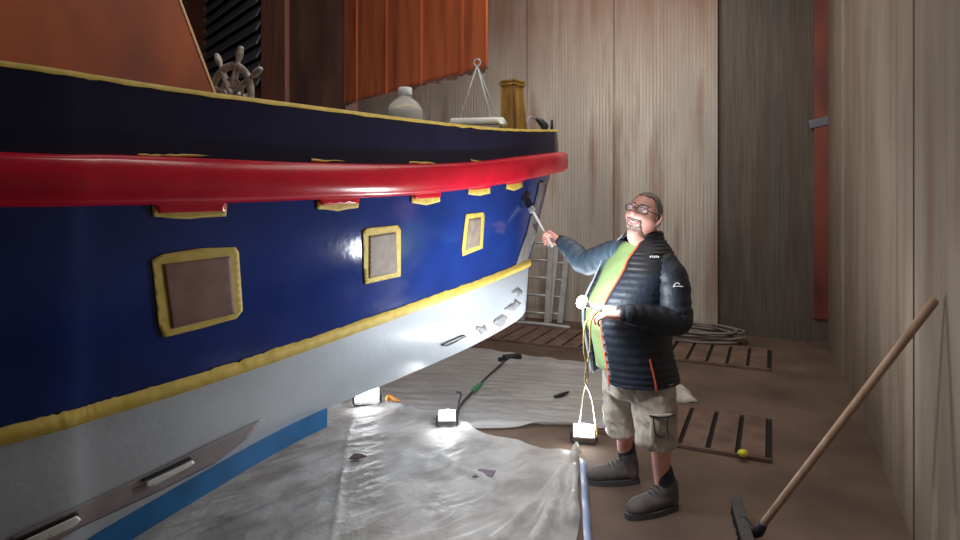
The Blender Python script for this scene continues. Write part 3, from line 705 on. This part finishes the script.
g = G(743, 455, .04); bm = bmesh.new(); bmesh.ops.create_icosphere(bm, subdivisions=2, radius=.03, matrix=Matrix.Translation(g+V((0, 0, .012))) @ Matrix.Diagonal((1.2, 1, .8, 1)))
for v in bm.verts: v.co += V((noise.noise(v.co*40), noise.noise(v.co*40+V((5, 5, 5))), 0))*.01
tag(link('yellow_lump', bm, M['yellow']), 'small bright yellow lump on the edge of the near floor grating', 'lump')
# rag behind man
g = G(672, 397, .0); bm = bmesh.new(); rr = []
for i in range(15):
    rr.append([])
    for j in range(11):
        x = (i/14-.5)*.36; y = (j/10-.5)*.30; e = max(abs(x)/.18, abs(y)/.15); rr[-1].append(g+V((x, y, .05+.05*(1-e)+.03*noise.noise(V((x*9, y*9, 2)))-.045*max(0, e-.6)/.4)))
grid(bm, rr); o = tag(link('cloth_rag', bm, M['rag']), 'off-white crumpled cloth on the floor behind the man', 'cloth'); thick(o, .006)
# coil of rope by back wall
g = G(690, 333, 0); root = tag(empty('rope_coil', g), 'flat pale grey coil of hose on the floor against the back wall', 'hose coil')
cc_ = backpt(694, .1)-U*.42; pts = []
for i in range(150):
    a = i*.26; r = .36+.05*math.sin(i*.37)+.03*noise.noise(V((i*.2, 0, 0)))
    pts.append(V((cc_.x, cc_.y, .02+.0009*i+.01*abs(math.sin(i*1.3))))+W*math.cos(a)*(r*1.5)+U*math.sin(a)*r*.8)
bm = bmesh.new(); tube(bm, pts, .014, 8); link('hose', bm, M['hose'], root)
# ladders leaning on back wall
def ladder(px0, px1, ztop, rungs, off, label, lean=.18, tw=0):
    a, b_ = backpt(px0, pj+off), backpt(px1, pj+off); r_ = tag(empty('ladder', (a+b_)/2), label, 'ladder', 'ladders against the back wall')
    tA = a+U*(off-.04)*0+V((0, 0, ztop)); d_ = U*(lean); sh = W*tw
    for p in (a, b_):
        bm = bmesh.new(); q = p+d_+sh+V((0, 0, ztop)); x, y, z = frame(q-p, W); box(bm, (p+q)/2+V((0, 0, .02)), (.075, .035, (q-p).length), Matrix((y, x, z)).transposed(), .004); link('rail', bm, M['alu'], r_, smooth=False)
    for k in range(rungs):
        t = (k+.5)/rungs; bm = bmesh.new(); q0_ = a.lerp(a+d_+sh+V((0, 0, ztop)), t); q1_ = b_.lerp(b_+d_+sh+V((0, 0, ztop)), t); cyl(bm, q0_+V((0, 0, .02)), q1_+V((0, 0, .02)), .018, n=10); link('rung', bm, M['alu'], r_)
ladder(522, 547, 1.20, 5, .34, 'grey aluminium ladder section against the back wall, nearer the boat')
ladder(549, 560, 1.15, 5, .28, 'narrow grey aluminium ladder section against the back wall, nearer the man', tw=.06)
cc_ = backpt(550, .1)-U*.55; bm = bmesh.new(); tube(bm, [cc_+W*-.35+V((0, 0, .03)), cc_+V((0, 0, .04)), cc_+W*.45+V((0, 0, .03))], .025, 10, 3); tag(link('pole_offcut', bm, M['alu']), 'grey pole lying on the floor at the foot of the ladders', 'pole')

# ------------------------------------------------------------ broom leaning on the right wall
bt = G(757, 532, .06); tp_ = rightpt(943); tp_ = V((tp_.x, tp_.y, CAMZ-(302-200)/F*tp_.y))-W*.03
brm = tag(empty('broom', (bt.x, bt.y, 0)), 'broom with a long pale wooden handle leaning on the right wall', 'broom')
bm = bmesh.new(); tube(bm, [bt, tp_], .0175, 16); link('handle', bm, M['poleW'], brm)
h0 = G(736, 500, .07); h1 = G(750, 548, .07); hd = (h1-h0); hc = (h0+h1)/2
hx = hd.normalized(); rot = Matrix((hx, V((-hx.y, hx.x, 0)), V((0, 0, 1)))).transposed()
bm = bmesh.new(); box(bm, hc+V((0, 0, .005)), (hd.length, .055, .03), rot, .006); link('head', bm, mat('dark broom head', (.07, .06, .06), .7), brm, smooth=False)
bm = bmesh.new()
for i in range(36):
    for j in range(5):
        q = hc+hx*((i/35-.5)*hd.length*.95)+V((-hx.y, hx.x, 0))*((j/4-.5)*.042); cyl(bm, q, q+V((random.uniform(-.006, .006), random.uniform(-.006, .006), -.066)), .004, .005, 5)
o = link('bristles', bm, M['dark'], brm); o['kind'] = 'stuff'
bm = bmesh.new(); tube(bm, [hc+V((0, 0, .01)), bt-(tp_-bt).normalized()*.01, bt+(tp_-bt).normalized()*.05], [.022, .024, .023], 12, 3); link('socket', bm, M['dark'], brm)

# ------------------------------------------------------------ man
fd = V((-.82, -.57, 0)).normalized(); ld = V((-fd.y, fd.x, 0))     # facing, his left
man = tag(empty('person', (.93, 3.42, 0)), 'bearded man in glasses, dark quilted jacket and shorts, painting the bow and holding a lamp', 'person')
SH_L = V((1.020, 3.25, 1.355)); EL_L = V((1.02, 3.14, 1.075)); WR_L = V((.715, 3.04, 1.125))
SH_R = V((.80, 3.52, 1.385)); EL_R = V((.645, 3.70, 1.325)); WR_R = P(561, 241, 3.90)
torso = [(.70, (.885, 3.41), .150, .185), (.80, (.875, 3.405), .165, .195), (.92, (.835, 3.385), .195, .20), (1.03, (.812, 3.37), .215, .205), (1.13, (.82, 3.375), .205, .20),
         (1.24, (.855, 3.385), .165, .20), (1.34, (.89, 3.395), .135, .20), (1.41, (.91, 3.40), .105, .165), (1.455, (.915, 3.40), .08, .10)]
def oval(bm, rings, n=40, g=0.0, a0=0, a1=2*PI, k=3, mod=None, closed=True, caps=True, edge=None):
    cs_ = [V((c[0], c[1], z)) for z, c, a, b_ in rings]; aa = [a for _, _, a, _ in rings]; bb = [b_ for *_, b_ in rings]
    cs_, aa, bb = resample(cs_, k), resample(aa, k), resample(bb, k); rws = []
    N = len(cs_)
    for i in range(N):
        t = i/(N-1); e0, e1 = (edge(t) if edge else (a0, a1)); row = []
        m_ = mod(t, i) if mod else 0
        for j in range(n if closed else n+1):
            a = e0+(e1-e0)*j/n; row.append(bm.verts.new(cs_[i]+fd*math.cos(a)*(aa[i]+g+m_)+ld*math.sin(a)*(bb[i]+g+m_)))
        rws.append(row)
    for x, y in zip(rws, rws[1:]):
        L_ = len(x)
        for j in range(L_ if closed else L_-1): bm.faces.new((x[j], x[(j+1) % L_], y[(j+1) % L_], y[j]))
    if closed and caps: bm.faces.new(rws[0][::-1]); bm.faces.new(rws[-1])
    return rws
# --- head
HC = V((.915, 3.345, 1.612)); fy = V((-.66, -.75, 0)).normalized()
hy = (fy*math.cos(R(14))+V((0, 0, 1))*math.sin(R(14))).normalized(); hx_ = V((0, 0, 1)).cross(hy).normalized()*-1   # hx_: his right... 
hz = hy.cross(hx_).normalized(); hz = hz if hz.z > 0 else -hz
roll = Matrix.Rotation(R(-13), 3, hy); hx_ = roll @ hx_; hz = roll @ hz
HM = Matrix((hx_, hy, hz)).transposed()
def gz(p, c, s): return math.exp(-sum(((p[i]-c[i])/s[i])**2 for i in range(3)))
def headpt(n_, extra=0):
    p = V((n_.x*.080, n_.y*.098, n_.z*.118))
    if p.z < -.02:
        t = min(1, (-.02-p.z)/.09); p.x *= 1-.20*t; p.y = p.y*(1-.10*t)+.012*t
    p.y += .030*gz(p, (0, .10, -.012), (.013, .06, .016))+.014*gz(p, (0, .1, .012), (.010, .06, .022))
    p.y += .006*gz(p, (0, .09, .040), (.06, .05, .012))
    for s in (-1, 1):
        p.y -= .012*gz(p, (s*.031, .09, .018), (.018, .05, .014)); p.y += .008*gz(p, (s*.040, .08, -.022), (.022, .05, .02)); p.x += s*.006*gz(p, (s*.06, .05, -.025), (.03, .04, .03))
    p.y += .010*gz(p, (0, .08, -.100), (.026, .05, .018)); p.y -= .006*gz(p, (0, .09, -.078), (.03, .05, .009))
    return p+n_*extra
def sphere_pts(nu=64, nv=44):
    return [[V((math.cos(2*PI*i/nu)*math.sin(PI*j/nv), math.sin(2*PI*i/nu)*math.sin(PI*j/nv), math.cos(PI*j/nv))) for i in range(nu)] for j in range(nv+1)]
HS = 1.10
def H(p): return HC+HM @ p*HS
def shell(mask, off, nu=96, nv=72):
    bm = bmesh.new(); sp_ = sphere_pts(nu, nv); vs = {}
    for j in range(nv+1):
        for i in range(nu):
            n_ = sp_[j][i]; p = headpt(n_)
            if mask(p): vs[(i, j)] = bm.verts.new(H(p+n_*(off+.003*noise.noise(p*90))))
    for j in range(nv):
        for i in range(nu):
            q = [(i, j), ((i+1) % nu, j), ((i+1) % nu, j+1), (i, j+1)]
            if all(k in vs for k in q): bm.faces.new([vs[k] for k in q])
    for v in [v for v in bm.verts if not v.link_faces]: bm.verts.remove(v)
    bmesh.ops.remove_doubles(bm, verts=bm.verts, dist=.0004); return bm
bb_ = bmesh.new()
sp_ = sphere_pts(); rws = [[bb_.verts.new(H(headpt(n_))) for n_ in r] for r in sp_[1:-1]]
for a, b_ in zip(rws, rws[1:]):
    for i in range(len(a)): bb_.faces.new((a[i], a[(i+1) % len(a)], b_[(i+1) % len(a)], b_[i]))
bb_.faces.new(rws[0]); bb_.faces.new(rws[-1][::-1])
# ears
for s in (-1, 1):
    tube(bb_, [H(V((s*.076, -.004, -.025))), H(V((s*.084, -.010, -.004))), H(V((s*.086, -.014, .014))), H(V((s*.082, -.004, .026)))], [.009, .012, .014, .009], 10, 3, flat=.7)
# neck + double chin
tube(bb_, [V((.93, 3.415, 1.42)), V((.93, 3.40, 1.50)), HC+V((.012, .02, -.05))], [.075, .068, .066], 20, 3)
tube(bb_, [H(V((0, .045, -.098))), H(V((0, .00, -.112))), V((.925, 3.39, 1.47))], [.040, .055, .058], 16, 3)
oval(bb_, torso, g=-.012)
# legs
HP_L = V((.955, 3.32, .80)); KN_L = V((.965, 3.27, .47)); AN_L = V((1.005, 3.305, .12))
HP_R = V((.845, 3.50, .80)); KN_R = V((.84, 3.56, .47)); AN_R = V((.885, 3.645, .12))
for a, k_, c in ((HP_L, KN_L, AN_L), (HP_R, KN_R, AN_R)):
    tube(bb_, [a, a.lerp(k_, .5), k_, k_.lerp(c, .3)+V((.012, 0, 0)), k_.lerp(c, .75), c], [.095, .082, .060, .060, .043, .040], 18, 4)
for a, k_, c in ((SH_L, EL_L, WR_L), (SH_R, EL_R, WR_R)):
    tube(bb_, [a, a.lerp(k_, .5), k_, k_.lerp(c, .35), c], [.058, .050, .042, .042, .030], 16, 4)
def hand(bm, wr, fwd, back, curls, side=1, thumb=None, sc=1.0, spread=.0):
    """fwd = finger direction; back = back-of-hand normal; side=+1 thumb on fwd x back side"""
    Y = V(fwd).normalized(); Z = (V(back)-Y*V(back).dot(Y)).normalized(); X = Y.cross(Z)*side
    T = lambda x, y, z: wr+(X*x+Y*y+Z*z)*sc
    for x in (-.030, -.010, .010, .029):
        tube(bm, [T(x*.55, -.005, 0), T(x*.9, .04, 0), T(x, .082, 0)], [.017, .0145, .0115], 10, 2)
    tube(bm, [T(.018, .01, -.008), T(.030, .035, -.012), T(.030, .06, -.006)], [.017, .018, .012], 10, 2)
    tube(bm, [T(-.018, .01, -.006), T(-.024, .05, -.006)], [.017, .014], 10, 2)
    lens = [(.036, .022, .019, .0082), (.044, .027, .021, .0088), (.048, .029, .022, .0092), (.043, .026, .021, .0092)]
    for fi, x in enumerate((-.031, -.0105, .0105, .030)):
        l1, l2, l3, r = lens[fi]; c1, c2, c3 = curls[fi] if isinstance(curls[0], tuple) else curls
        p = V((x, .080+(.004 if fi in (1, 2) else -.003), 0)); ang = 0; pts = [p.copy()]; sx_ = (x/.03)*spread
        for L_, c_ in ((l1, c1), (l2, c2), (l3, c3)):
            ang += R(c_); p = p+V((sx_*L_, math.cos(ang)*L_, -math.sin(ang)*L_)); pts.append(p.copy())
        tube(bm, [T(*q) for q in pts], [r*1.1, r*1.02, r*.95, r*.8], 10, 2)
    tp3 = thumb or [(.026, .022, -.010), (.052, .048, -.020), (.056, .078, -.030), (.046, .102, -.036)]
    tube(bm, [T(*q) for q in tp3], [.0145, .012, .0105, .0085], 10, 2)
    return T
# right hand grips brush: fingers curl round handle
brush_tip, bn = hit(526, 199)
fw = (P(549, 231, 3.97)-WR_R).normalized()
TR = hand(bb_, WR_R, fw+V((-.15, .25, .1)), V((.25, .35, .9)), (58, 72, 35), side=1, thumb=[(.026, .022, -.010), (.048, .045, -.028), (.046, .075, -.045), (.028, .098, -.052)], sc=1.18)
fwl = V((-1, -.05, .12))
TL = hand(bb_, WR_L, fwl, V((-.1, -.55, .85)), (42, 55, 30), side=1, thumb=[(.026, .022, -.010), (.050, .045, -.024), (.050, .075, -.042), (.034, .098, -.055)], sc=1.12)
body = link('body', bb_, M['skin'], man); remesh(body, .0048, 3, .5)
# --- hair, beard, mouth, glasses, eyes
def hairmask(p):
    e = .006*noise.noise(p*110)
    if p.y > .0:
        side = max(0, min(1, (abs(p.x)-.048)/.022)); return p.z+e > (.088-.030*(1-min(1, p.y/.045)))*(1-side)+side*(-.010+.075*min(1, max(0, p.y-.018)/.03))
    return p.z > -.045+(-.0 if p.y < -.03 else .06*(p.y+.03)/.03)
o = link('hair', shell(hairmask, .0025), M['hair'], man); thick(o, .004)
def beard(p):
    if p.y < .03: return False
    if abs(p.x) < .030 and -.068 < p.z < -.046: return False
    return (abs(p.x) < .040-.25*max(0, -p.z-.10) and -.122 < p.z < -.034)
o = link('goatee', shell(beard, .0025, 140, 110), M['beard'], man); thick(o, .004); o['label'] = 'greying goatee and moustache'
def yface(x, z):
    best = None
    sb = 1e9; st_ = []
    for it in range(60):
        pass
    lo, hi = 0.0, 1.0
    # march over sphere normals near requested (x,z)
    for j in range(60):
        for s in (0,):
            pass
    # inverse by iteration
    nx, nz_ = x/.077, z/.118
    for _ in range(12):
        q = max(0, 1-nx*nx-nz_*nz_); pp = headpt(V((nx, math.sqrt(q), nz_))); nx += (x-pp.x)/.077; nz_ += (z-pp.z)/.118
        nx = max(-.95, min(.95, nx)); nz_ = max(-.95, min(.95, nz_))
    return pp.y
def facegrid(name, xs, zs, off, m, shape):
    bm = bmesh.new(); vs = {}
    for i, x in enumerate(xs):
        for j, z in enumerate(zs):
            if shape(x, z): vs[(i, j)] = bm.verts.new(H(V((x, yface(x, z)+off, z))))
    for (i, j) in list(vs):
        q = [(i, j), (i+1, j), (i+1, j+1), (i, j+1)]
        if all(k in vs for k in q): bm.faces.new([vs[k] for k in q])
    for v in [v for v in bm.verts if not v.link_faces]: bm.verts.remove(v)
    o = link(name, bm, m, man); thick(o, .002); return o
rng = lambda a, b_, n_: [a+(b_-a)*i/(n_-1) for i in range(n_)]
facegrid('mouth', rng(-.03, .03, 25), rng(-.072, -.042, 15), .003, M['lip'], lambda x, z: -.068+18*x*x*.8 < z+.0 < -.046+8*x*x)
facegrid('teeth', rng(-.022, .022, 23), rng(-.062, -.044, 13), .0055, M['teeth'], lambda x, z: abs(x) < .017 and -.056+12*x*x < z < -.050+8*x*x)
for s in (-1, 1):
    e = V((s*.031, yface(s*.031, .016)-.004, .016)); bm = bmesh.new(); bmesh.ops.create_uvsphere(bm, u_segments=16, v_segments=12, radius=.0115, matrix=Matrix.Translation(H(e))); ey = link('eye', bm, M['teeth'], man)
    bm = bmesh.new(); bmesh.ops.create_uvsphere(bm, u_segments=12, v_segments=8, radius=.0055, matrix=Matrix.Translation(H(e+V((0, .008, 0))))); link('iris', bm, M['dark'], ey)
    facegrid('eyebrow', rng(s*.031-.02, s*.031+.02, 15), rng(.034, .044, 6), .002, M['hair'], lambda x, z: abs(z-.039-.0) < .006)
bm = bmesh.new()
for s in (-1, 1):
    c = V((s*.034, .105, .012)); pts = []
    for i in range(25):
        a = 2*PI*i/24; pts.append(H(c+V((math.copysign(abs(math.cos(a))**.6, math.cos(a))*.027, -abs(s*.034+math.cos(a)*.027)**2*4, math.copysign(abs(math.sin(a))**.6, math.sin(a))*.016))))
    tube(bm, pts, .0030, 6)
    tube(bm, [H(V((s*.060, .095, .018))), H(V((s*.078, .07, .018))), H(V((s*.086, .0, .016))), H(V((s*.084, -.015, .005)))], .0028, 6, 3)
tube(bm, [H(V((-.010, .108, .016))), H(V((0, .113, .019))), H(V((.010, .108, .016)))], .0022, 6, 2)
gl = link('glasses', bm, M['dark'], man); gl['label'] = 'dark rimmed glasses'
for s in (-1, 1):
    bm = bmesh.new(); c = V((s*.034, .104, .012)); ps = [H(c+V((math.copysign(abs(math.cos(a))**.6, math.cos(a))*.026, -abs(s*.034+math.cos(a)*.026)**2*4, math.copysign(abs(math.sin(a))**.6, math.sin(a))*.015))) for a in [2*PI*i/24 for i in range(24)]]
    bm.faces.new([bm.verts.new(p) for p in ps]); thick(link('lens', bm, M['lens'], gl), .0015)
# --- tee shirt
bm = bmesh.new(); tr = [(.765, (.85, 3.39), .185, .19)]+[r for r in torso[2:]]; tr[-1] = (1.462, (.915, 3.40), .088, .10)
oval(bm, tr, n=64, g=.004, k=6); o = link('t_shirt', bm, M['tee'], man)
for v in o.data.vertices:
    f_ = noise.noise(V((v.co.x*9, v.co.y*9, v.co.z*3)))*.006; v.co += (v.co-V((.86, 3.39, v.co.z))).normalized()*f_
# --- jacket body, open at the front
jr = [(.695, (.880, 3.402), .232, .240), (.76, (.868, 3.398), .228, .238), (.86, (.845, 3.388), .226, .232), (.98, (.828, 3.378), .236, .234), (1.08, (.824, 3.376), .236, .232), (1.16, (.835, 3.38), .222, .228), (1.24, (.862, 3.387), .190, .225), (1.32, (.892, 3.395), .165, .228), (1.39, (.905, 3.40), .145, .210), (1.44, (.915, 3.405), .122, .170), (1.485, (.925, 3.41), .100, .122), (1.525, (.93, 3.412), .092, .096)]
def jedge(t): 
    l_ = 6+10*t+(24*max(0, t-.7)/.3); r_ = 300-14*t
    return R(l_), R(r_)
ZR = (.655, 1.525)
bm = bmesh.new(); oval(bm, jr, n=60, k=8, closed=False, edge=jedge, mod=lambda t, i: .0085*abs(math.sin(i*PI/3.3)))
jk = link('jacket', bm, M['jacket'], man, mats=[M['jacket'], M['jacketup']]); thick(jk, .012, -1)
for p in jk.data.polygons:
    if p.center.z > 1.31: p.material_index = 1
# orange edge piping and lining along the open fronts
def jpt(t, a, g=0):
    cs_ = resample([V((c[0], c[1], z)) for z, c, _, _ in jr], 8); aa = resample([r[2] for r in jr], 8); bb = resample([r[3] for r in jr], 8); i = int(t*(len(cs_)-1)); return cs_[i]+fd*math.cos(a)*(aa[i]+g)+ld*math.sin(a)*(bb[i]+g)
bm = bmesh.new(); tube(bm, [jpt(t/20, jedge(t/20)[0]-.03) for t in range(0, 20)], .006, 6, 2); link('zip', bm, M['orange'], man)['label'] = 'orange zip edge'
bm = bmesh.new(); grid(bm, [[jpt(t/20, jedge(t/20)[1]+.02, .006) for t in range(0, 20)], [jpt(t/20, jedge(t/20)[1]+.22, .012) for t in range(0, 20)]]); o = link('lining', bm, M['lining'], man); thick(o, .006); o['label'] = 'pale grey lining of the open jacket front'
bm = bmesh.new(); tube(bm, [jpt(t, R(66), .012) for t in (.02, .08, .14, .19)], .006, 6, 2); link('pocket_zip', bm, M['orange'], man)
# sleeves, puffy quilting
def puff(n_): return lambda t, i: 1+.075*abs(math.sin(t*PI*n_))
bm = bmesh.new(); tube(bm, [SH_L-V((.03, -.03, -.01)), SH_L.lerp(EL_L, .3)+V((.012, -.005, 0)), SH_L.lerp(EL_L, .75)+V((.012, 0, 0)), EL_L+V((.012, 0, -.005)), EL_L.lerp(WR_L, .3)+V((0, 0, -.012)), EL_L.lerp(WR_L, .7), WR_L+V((.02, 0, 0))], [.074, .080, .077, .073, .068, .057, .044], 24, 10, mod=puff(11))
slv = link('jacket', bm, M['jacket'], man); slv.name = 'sleeve'; slv['label'] = 'dark quilted left sleeve'
bm = bmesh.new(); tube(bm, [SH_R-(SH_R-V((.9, 3.4, 1.38)))*.3, SH_R+V((0, 0, .0)), SH_R.lerp(EL_R, .5)+V((0, 0, -.01)), EL_R+V((0, 0, -.01)), EL_R.lerp(WR_R, .5), WR_R-(WR_R-EL_R)*.06], [.080, .080, .078, .070, .060, .046], 24, 10, mod=puff(10))
link('sleeve', bm, mat('grey blue quilted nylon', (.05, .085, .12), .55, bump=.5, bscale=(40, 40, 25)), man)
for wr, el in ((WR_L, EL_L), (WR_R, EL_R)):
    u_ = (wr-el).normalized(); bm = bmesh.new(); s0 = wr-u_*.022; tube(bm, [s0, s0+u_*.02], .043, 20, 1); link('cuff', bm, M['jacketup'], man)
# collar roll
bm = bmesh.new(); tube(bm, [V((.93, 3.412, 1.505))+fd*math.cos(a)*.094+ld*math.sin(a)*.098 for a in [R(48+24*i) for i in range(10)]], .016, 10, 3); link('collar', bm, M['jacketup'], man)
# small white marks on chest and sleeve
def markline(pts, r=.0025):
    bm = bmesh.new(); tube(bm, pts, r, 6, 4); return bm
p0 = EL_L.lerp(SH_L, .66); outd = V((-.02, -1, 0)).normalized(); sd_ = V((1, -.15, 0)).normalized(); ww = p0+outd*.101+V((.008, 0, 0))
bm = bmesh.new(); tube(bm, [ww+sd_*-.02+V((0, 0, -.008)), ww+sd_*-.012+V((0, 0, .006)), ww+sd_*.002+V((0, 0, .010)), ww+sd_*.010+V((0, 0, .002))], .0028, 6, 4); tube(bm, [ww+sd_*-.022+V((0, 0, -.010)), ww+V((0, 0, -.007)), ww+sd_*.026+V((0, 0, -.008))], .0028, 6, 4)
link('sleeve_emblem', bm, M['whitep'], slv)['label'] = 'small white outline emblem'
bm = bmesh.new(); aa_ = jpt(.74, R(47), .017)
for k in range(5): box(bm, aa_+V((.010*k, -.0015*k, .0015*(k % 2))), (.006, .004, .010), None)
link('chest_emblem', bm, M['whitep'], jk, smooth=False)
# --- shorts
bm = bmesh.new(); oval(bm, [(.60, (.90, 3.41), .155, .18), (.70, (.885, 3.405), .165, .185), (.80, (.865, 3.40), .17, .185), (.88, (.86, 3.395), .18, .20)], k=4)
tube(bm, [HP_L+V((-.01, .01, -.02)), HP_L.lerp(KN_L, .5)+V((-.008, 0, 0)), KN_L+V((-.008, 0, -.02)), KN_L+V((.0, 0, -.10))], [.125, .120, .108, .108], 24, 6, caps=False)
tube(bm, [HP_R+V((0, -.01, -.02)), HP_R.lerp(KN_R, .5), KN_R+V((0, 0, -.02)), KN_R+V((.012, .005, -.15))], [.125, .118, .106, .102], 24, 6, caps=False)
sh = link('shorts', bm, M['shorts'], man); remesh(sh, .009, 4)
for v in sh.data.vertices:
    c = v.co; f_ = .012*noise.noise(V((c.x*8, c.y*8, c.z*16)))+.007*(1-2*abs(noise.noise(V((c.x*14, c.y*14, c.z*22+c.x*18))))); v.co += v.normal*f_
# cargo pocket with dark straps on the left leg
pc = KN_L+V((-.01, -.115, .045)); bm = bmesh.new(); rt = Matrix.Rotation(R(8), 3, 'Z')
box(bm, pc, (.125, .022, .12), rt, .010); pk = link('cargo_pocket', bm, M['shorts'], man)
bm = bmesh.new(); tube(bm, [pc+V((-.065, -.014, .055)), pc+V((0, -.02, .048)), pc+V((.068, -.006, .058))], .005, 6, 3); tube(bm, [pc+V((-.05, -.016, .05)), pc+V((-.044, -.018, -.01)), pc+V((-.03, -.018, -.05)), pc+V((.01, -.016, -.052))], .004, 6, 3); tube(bm, [pc+V((.03, -.016, .05)), pc+V((.022, -.018, 0)), pc+V((.032, -.018, -.045))], .003, 6, 3)
link('strap', bm, M['sock'], pk)['label'] = 'dark pocket straps'
# --- boots
def boot(an, toe, heel, label):
    h = V((heel.x, heel.y, 0)); t = V((toe.x, toe.y, 0)); y = (t-h).normalized(); x = V((y.y, -y.x, 0)); L_ = (t-h).length
    T = lambda a, b_, c: h+x*a+y*b_+V((0, 0, c)); root = man
    bm = bmesh.new()
    tube(bm, [T(0, .035, .058), T(0, L_*.3, .068), T(0, L_*.55, .062), T(0, L_*.78, .052), T(0, L_-.040, .046)], [.042, .048, .052, .052, .041], 16, 3, flat=.95)
    tube(bm, [T(0, .045, .05), T(0, .055, .10), T(0, .066, .150)], [.046, .052, .055], 18, 3)
    tube(bm, [T(0, .09, .11), T(0, L_*.5, .078)], [.044, .040], 14, 2)
    o = link('boot', bm, M['boot'], root); remesh(o, .006, 5)
    # sole outline
    bm = bmesh.new(); out = []
    for i in range(32):
        a = 2*PI*i/32; yy = L_/2+math.cos(a)*L_*.515; wdt = .050+.008*math.sin((yy/L_)*PI*1.1-.6); out.append(T(math.copysign(abs(math.sin(a))**.75, math.sin(a))*wdt, yy, .001))
    prism(bm, out, V((0, 0, .030))); link('sole', bm, M['sole'], o, smooth=False)
    for k in range(5):
        yy = .115+k*.022; zz = .150-k*.013; bm = bmesh.new(); tube(bm, [T(-.028, yy, zz-.010), T(0, yy+.004, zz+.004), T(.028, yy, zz-.010)], .0035, 6, 3); link('lace', bm, M['sock'], o)
    bm = bmesh.new(); c0 = T(0, .062, .14); tube(bm, [c0, c0.lerp(an+V((0, 0, .06)), .5), an+V((0, 0, .10))], [.054, .056, .053], 18, 2); link('sock', bm, M['sock'], man)
boot(AN_L, G(626, 519), G(677, 507), '')
boot(AN_R, G(585, 483), G(639, 482), '')

# ------------------------------------------------------------ things he holds
grip = TR(.0, .088, -.030)
bd_ = (brush_tip-grip).normalized(); pb = tag(empty('paint_brush', grip), 'paint brush with dark wet bristles held against the bow by the man', 'paint brush')
bm = bmesh.new(); tube(bm, [grip-bd_*.07, grip, grip+bd_*.05, brush_tip-bd_*.10], [.010, .009, .007, .010], 10, 3); link('handle', bm, M['whitep'], pb)
x, y, z = frame(bd_, V((0, 0, 1))); rot = Matrix((x, y, z)).transposed()
bm = bmesh.new(); box(bm, brush_tip-bd_*.085, (.022, .045, .035), rot, .003); link('ferrule', bm, M['rod'], pb, smooth=False)
bm = bmesh.new(); taperbox(bm, brush_tip-bd_*.07, brush_tip-bd_*.004, .045, .055, rot, .5); link('bristles', bm, M['navy'], pb, smooth=False)
wet = patch('wet_paint', [(523, 194), (527, 191), (530, 194), (528, 206), (524, 207), (521, 202)], .004, M['dark']); wet['label'] = 'fresh dark paint under the brush'
# hand lamp
LH = P(582, 302, 2.99); hl = tag(empty('hand_lamp', LH), 'small lit lamp held in the man\'s left hand', 'lamp')
ldv = V((-.85, .10, .35)).normalized(); x, y, z = frame(ldv); rot = Matrix((x, y, z)).transposed()
bm = bmesh.new(); tube(bm, [LH-z*.10, LH-z*.05, LH-z*.018], [.013, .015, .024], 16, 3); link('lamp_body', bm, M['whitep'], hl)
bm = bmesh.new(); bmesh.ops.create_uvsphere(bm, u_segments=20, v_segments=12, radius=.034, matrix=Matrix.Translation(LH) @ rot.to_4x4() @ Matrix.Diagonal((1, 1, .75, 1))); link('led_dome', bm, M['led'], hl)
o = point('hand_lamp_light', LH+V((-.06, .0, .04)), 38, .08); o.parent = hl; o.matrix_parent_inverse = hl.matrix_world.inverted()
# yellow cords from hand to lamp on floor
def cordpart(name, pts, r_, m_, label):
    bm = bmesh.new(); tube(bm, pts, r_, 8, 5); link(name, bm, m_, hl)['label'] = label
cordpart('cord', [LH-z*.10, P(586, 322, 3.02), P(584, 350, 3.10), P(588, 375, 3.25), P(583, 395, 3.6), L2+V((-.04, -.02, .02))], .0045, M['cord'], 'yellow cord hanging from the hand lamp, left end at the floor lamp')
cordpart('cord', [LH-z*.09+V((.01, 0, 0)), P(591, 322, 3.02), P(590, 350, 3.10), P(585, 380, 3.3), P(592, 400, 3.7), L2+V((.09, -.02, -.04))], .0045, M['cord'], 'yellow cord hanging from the hand lamp, right end beside the floor lamp')
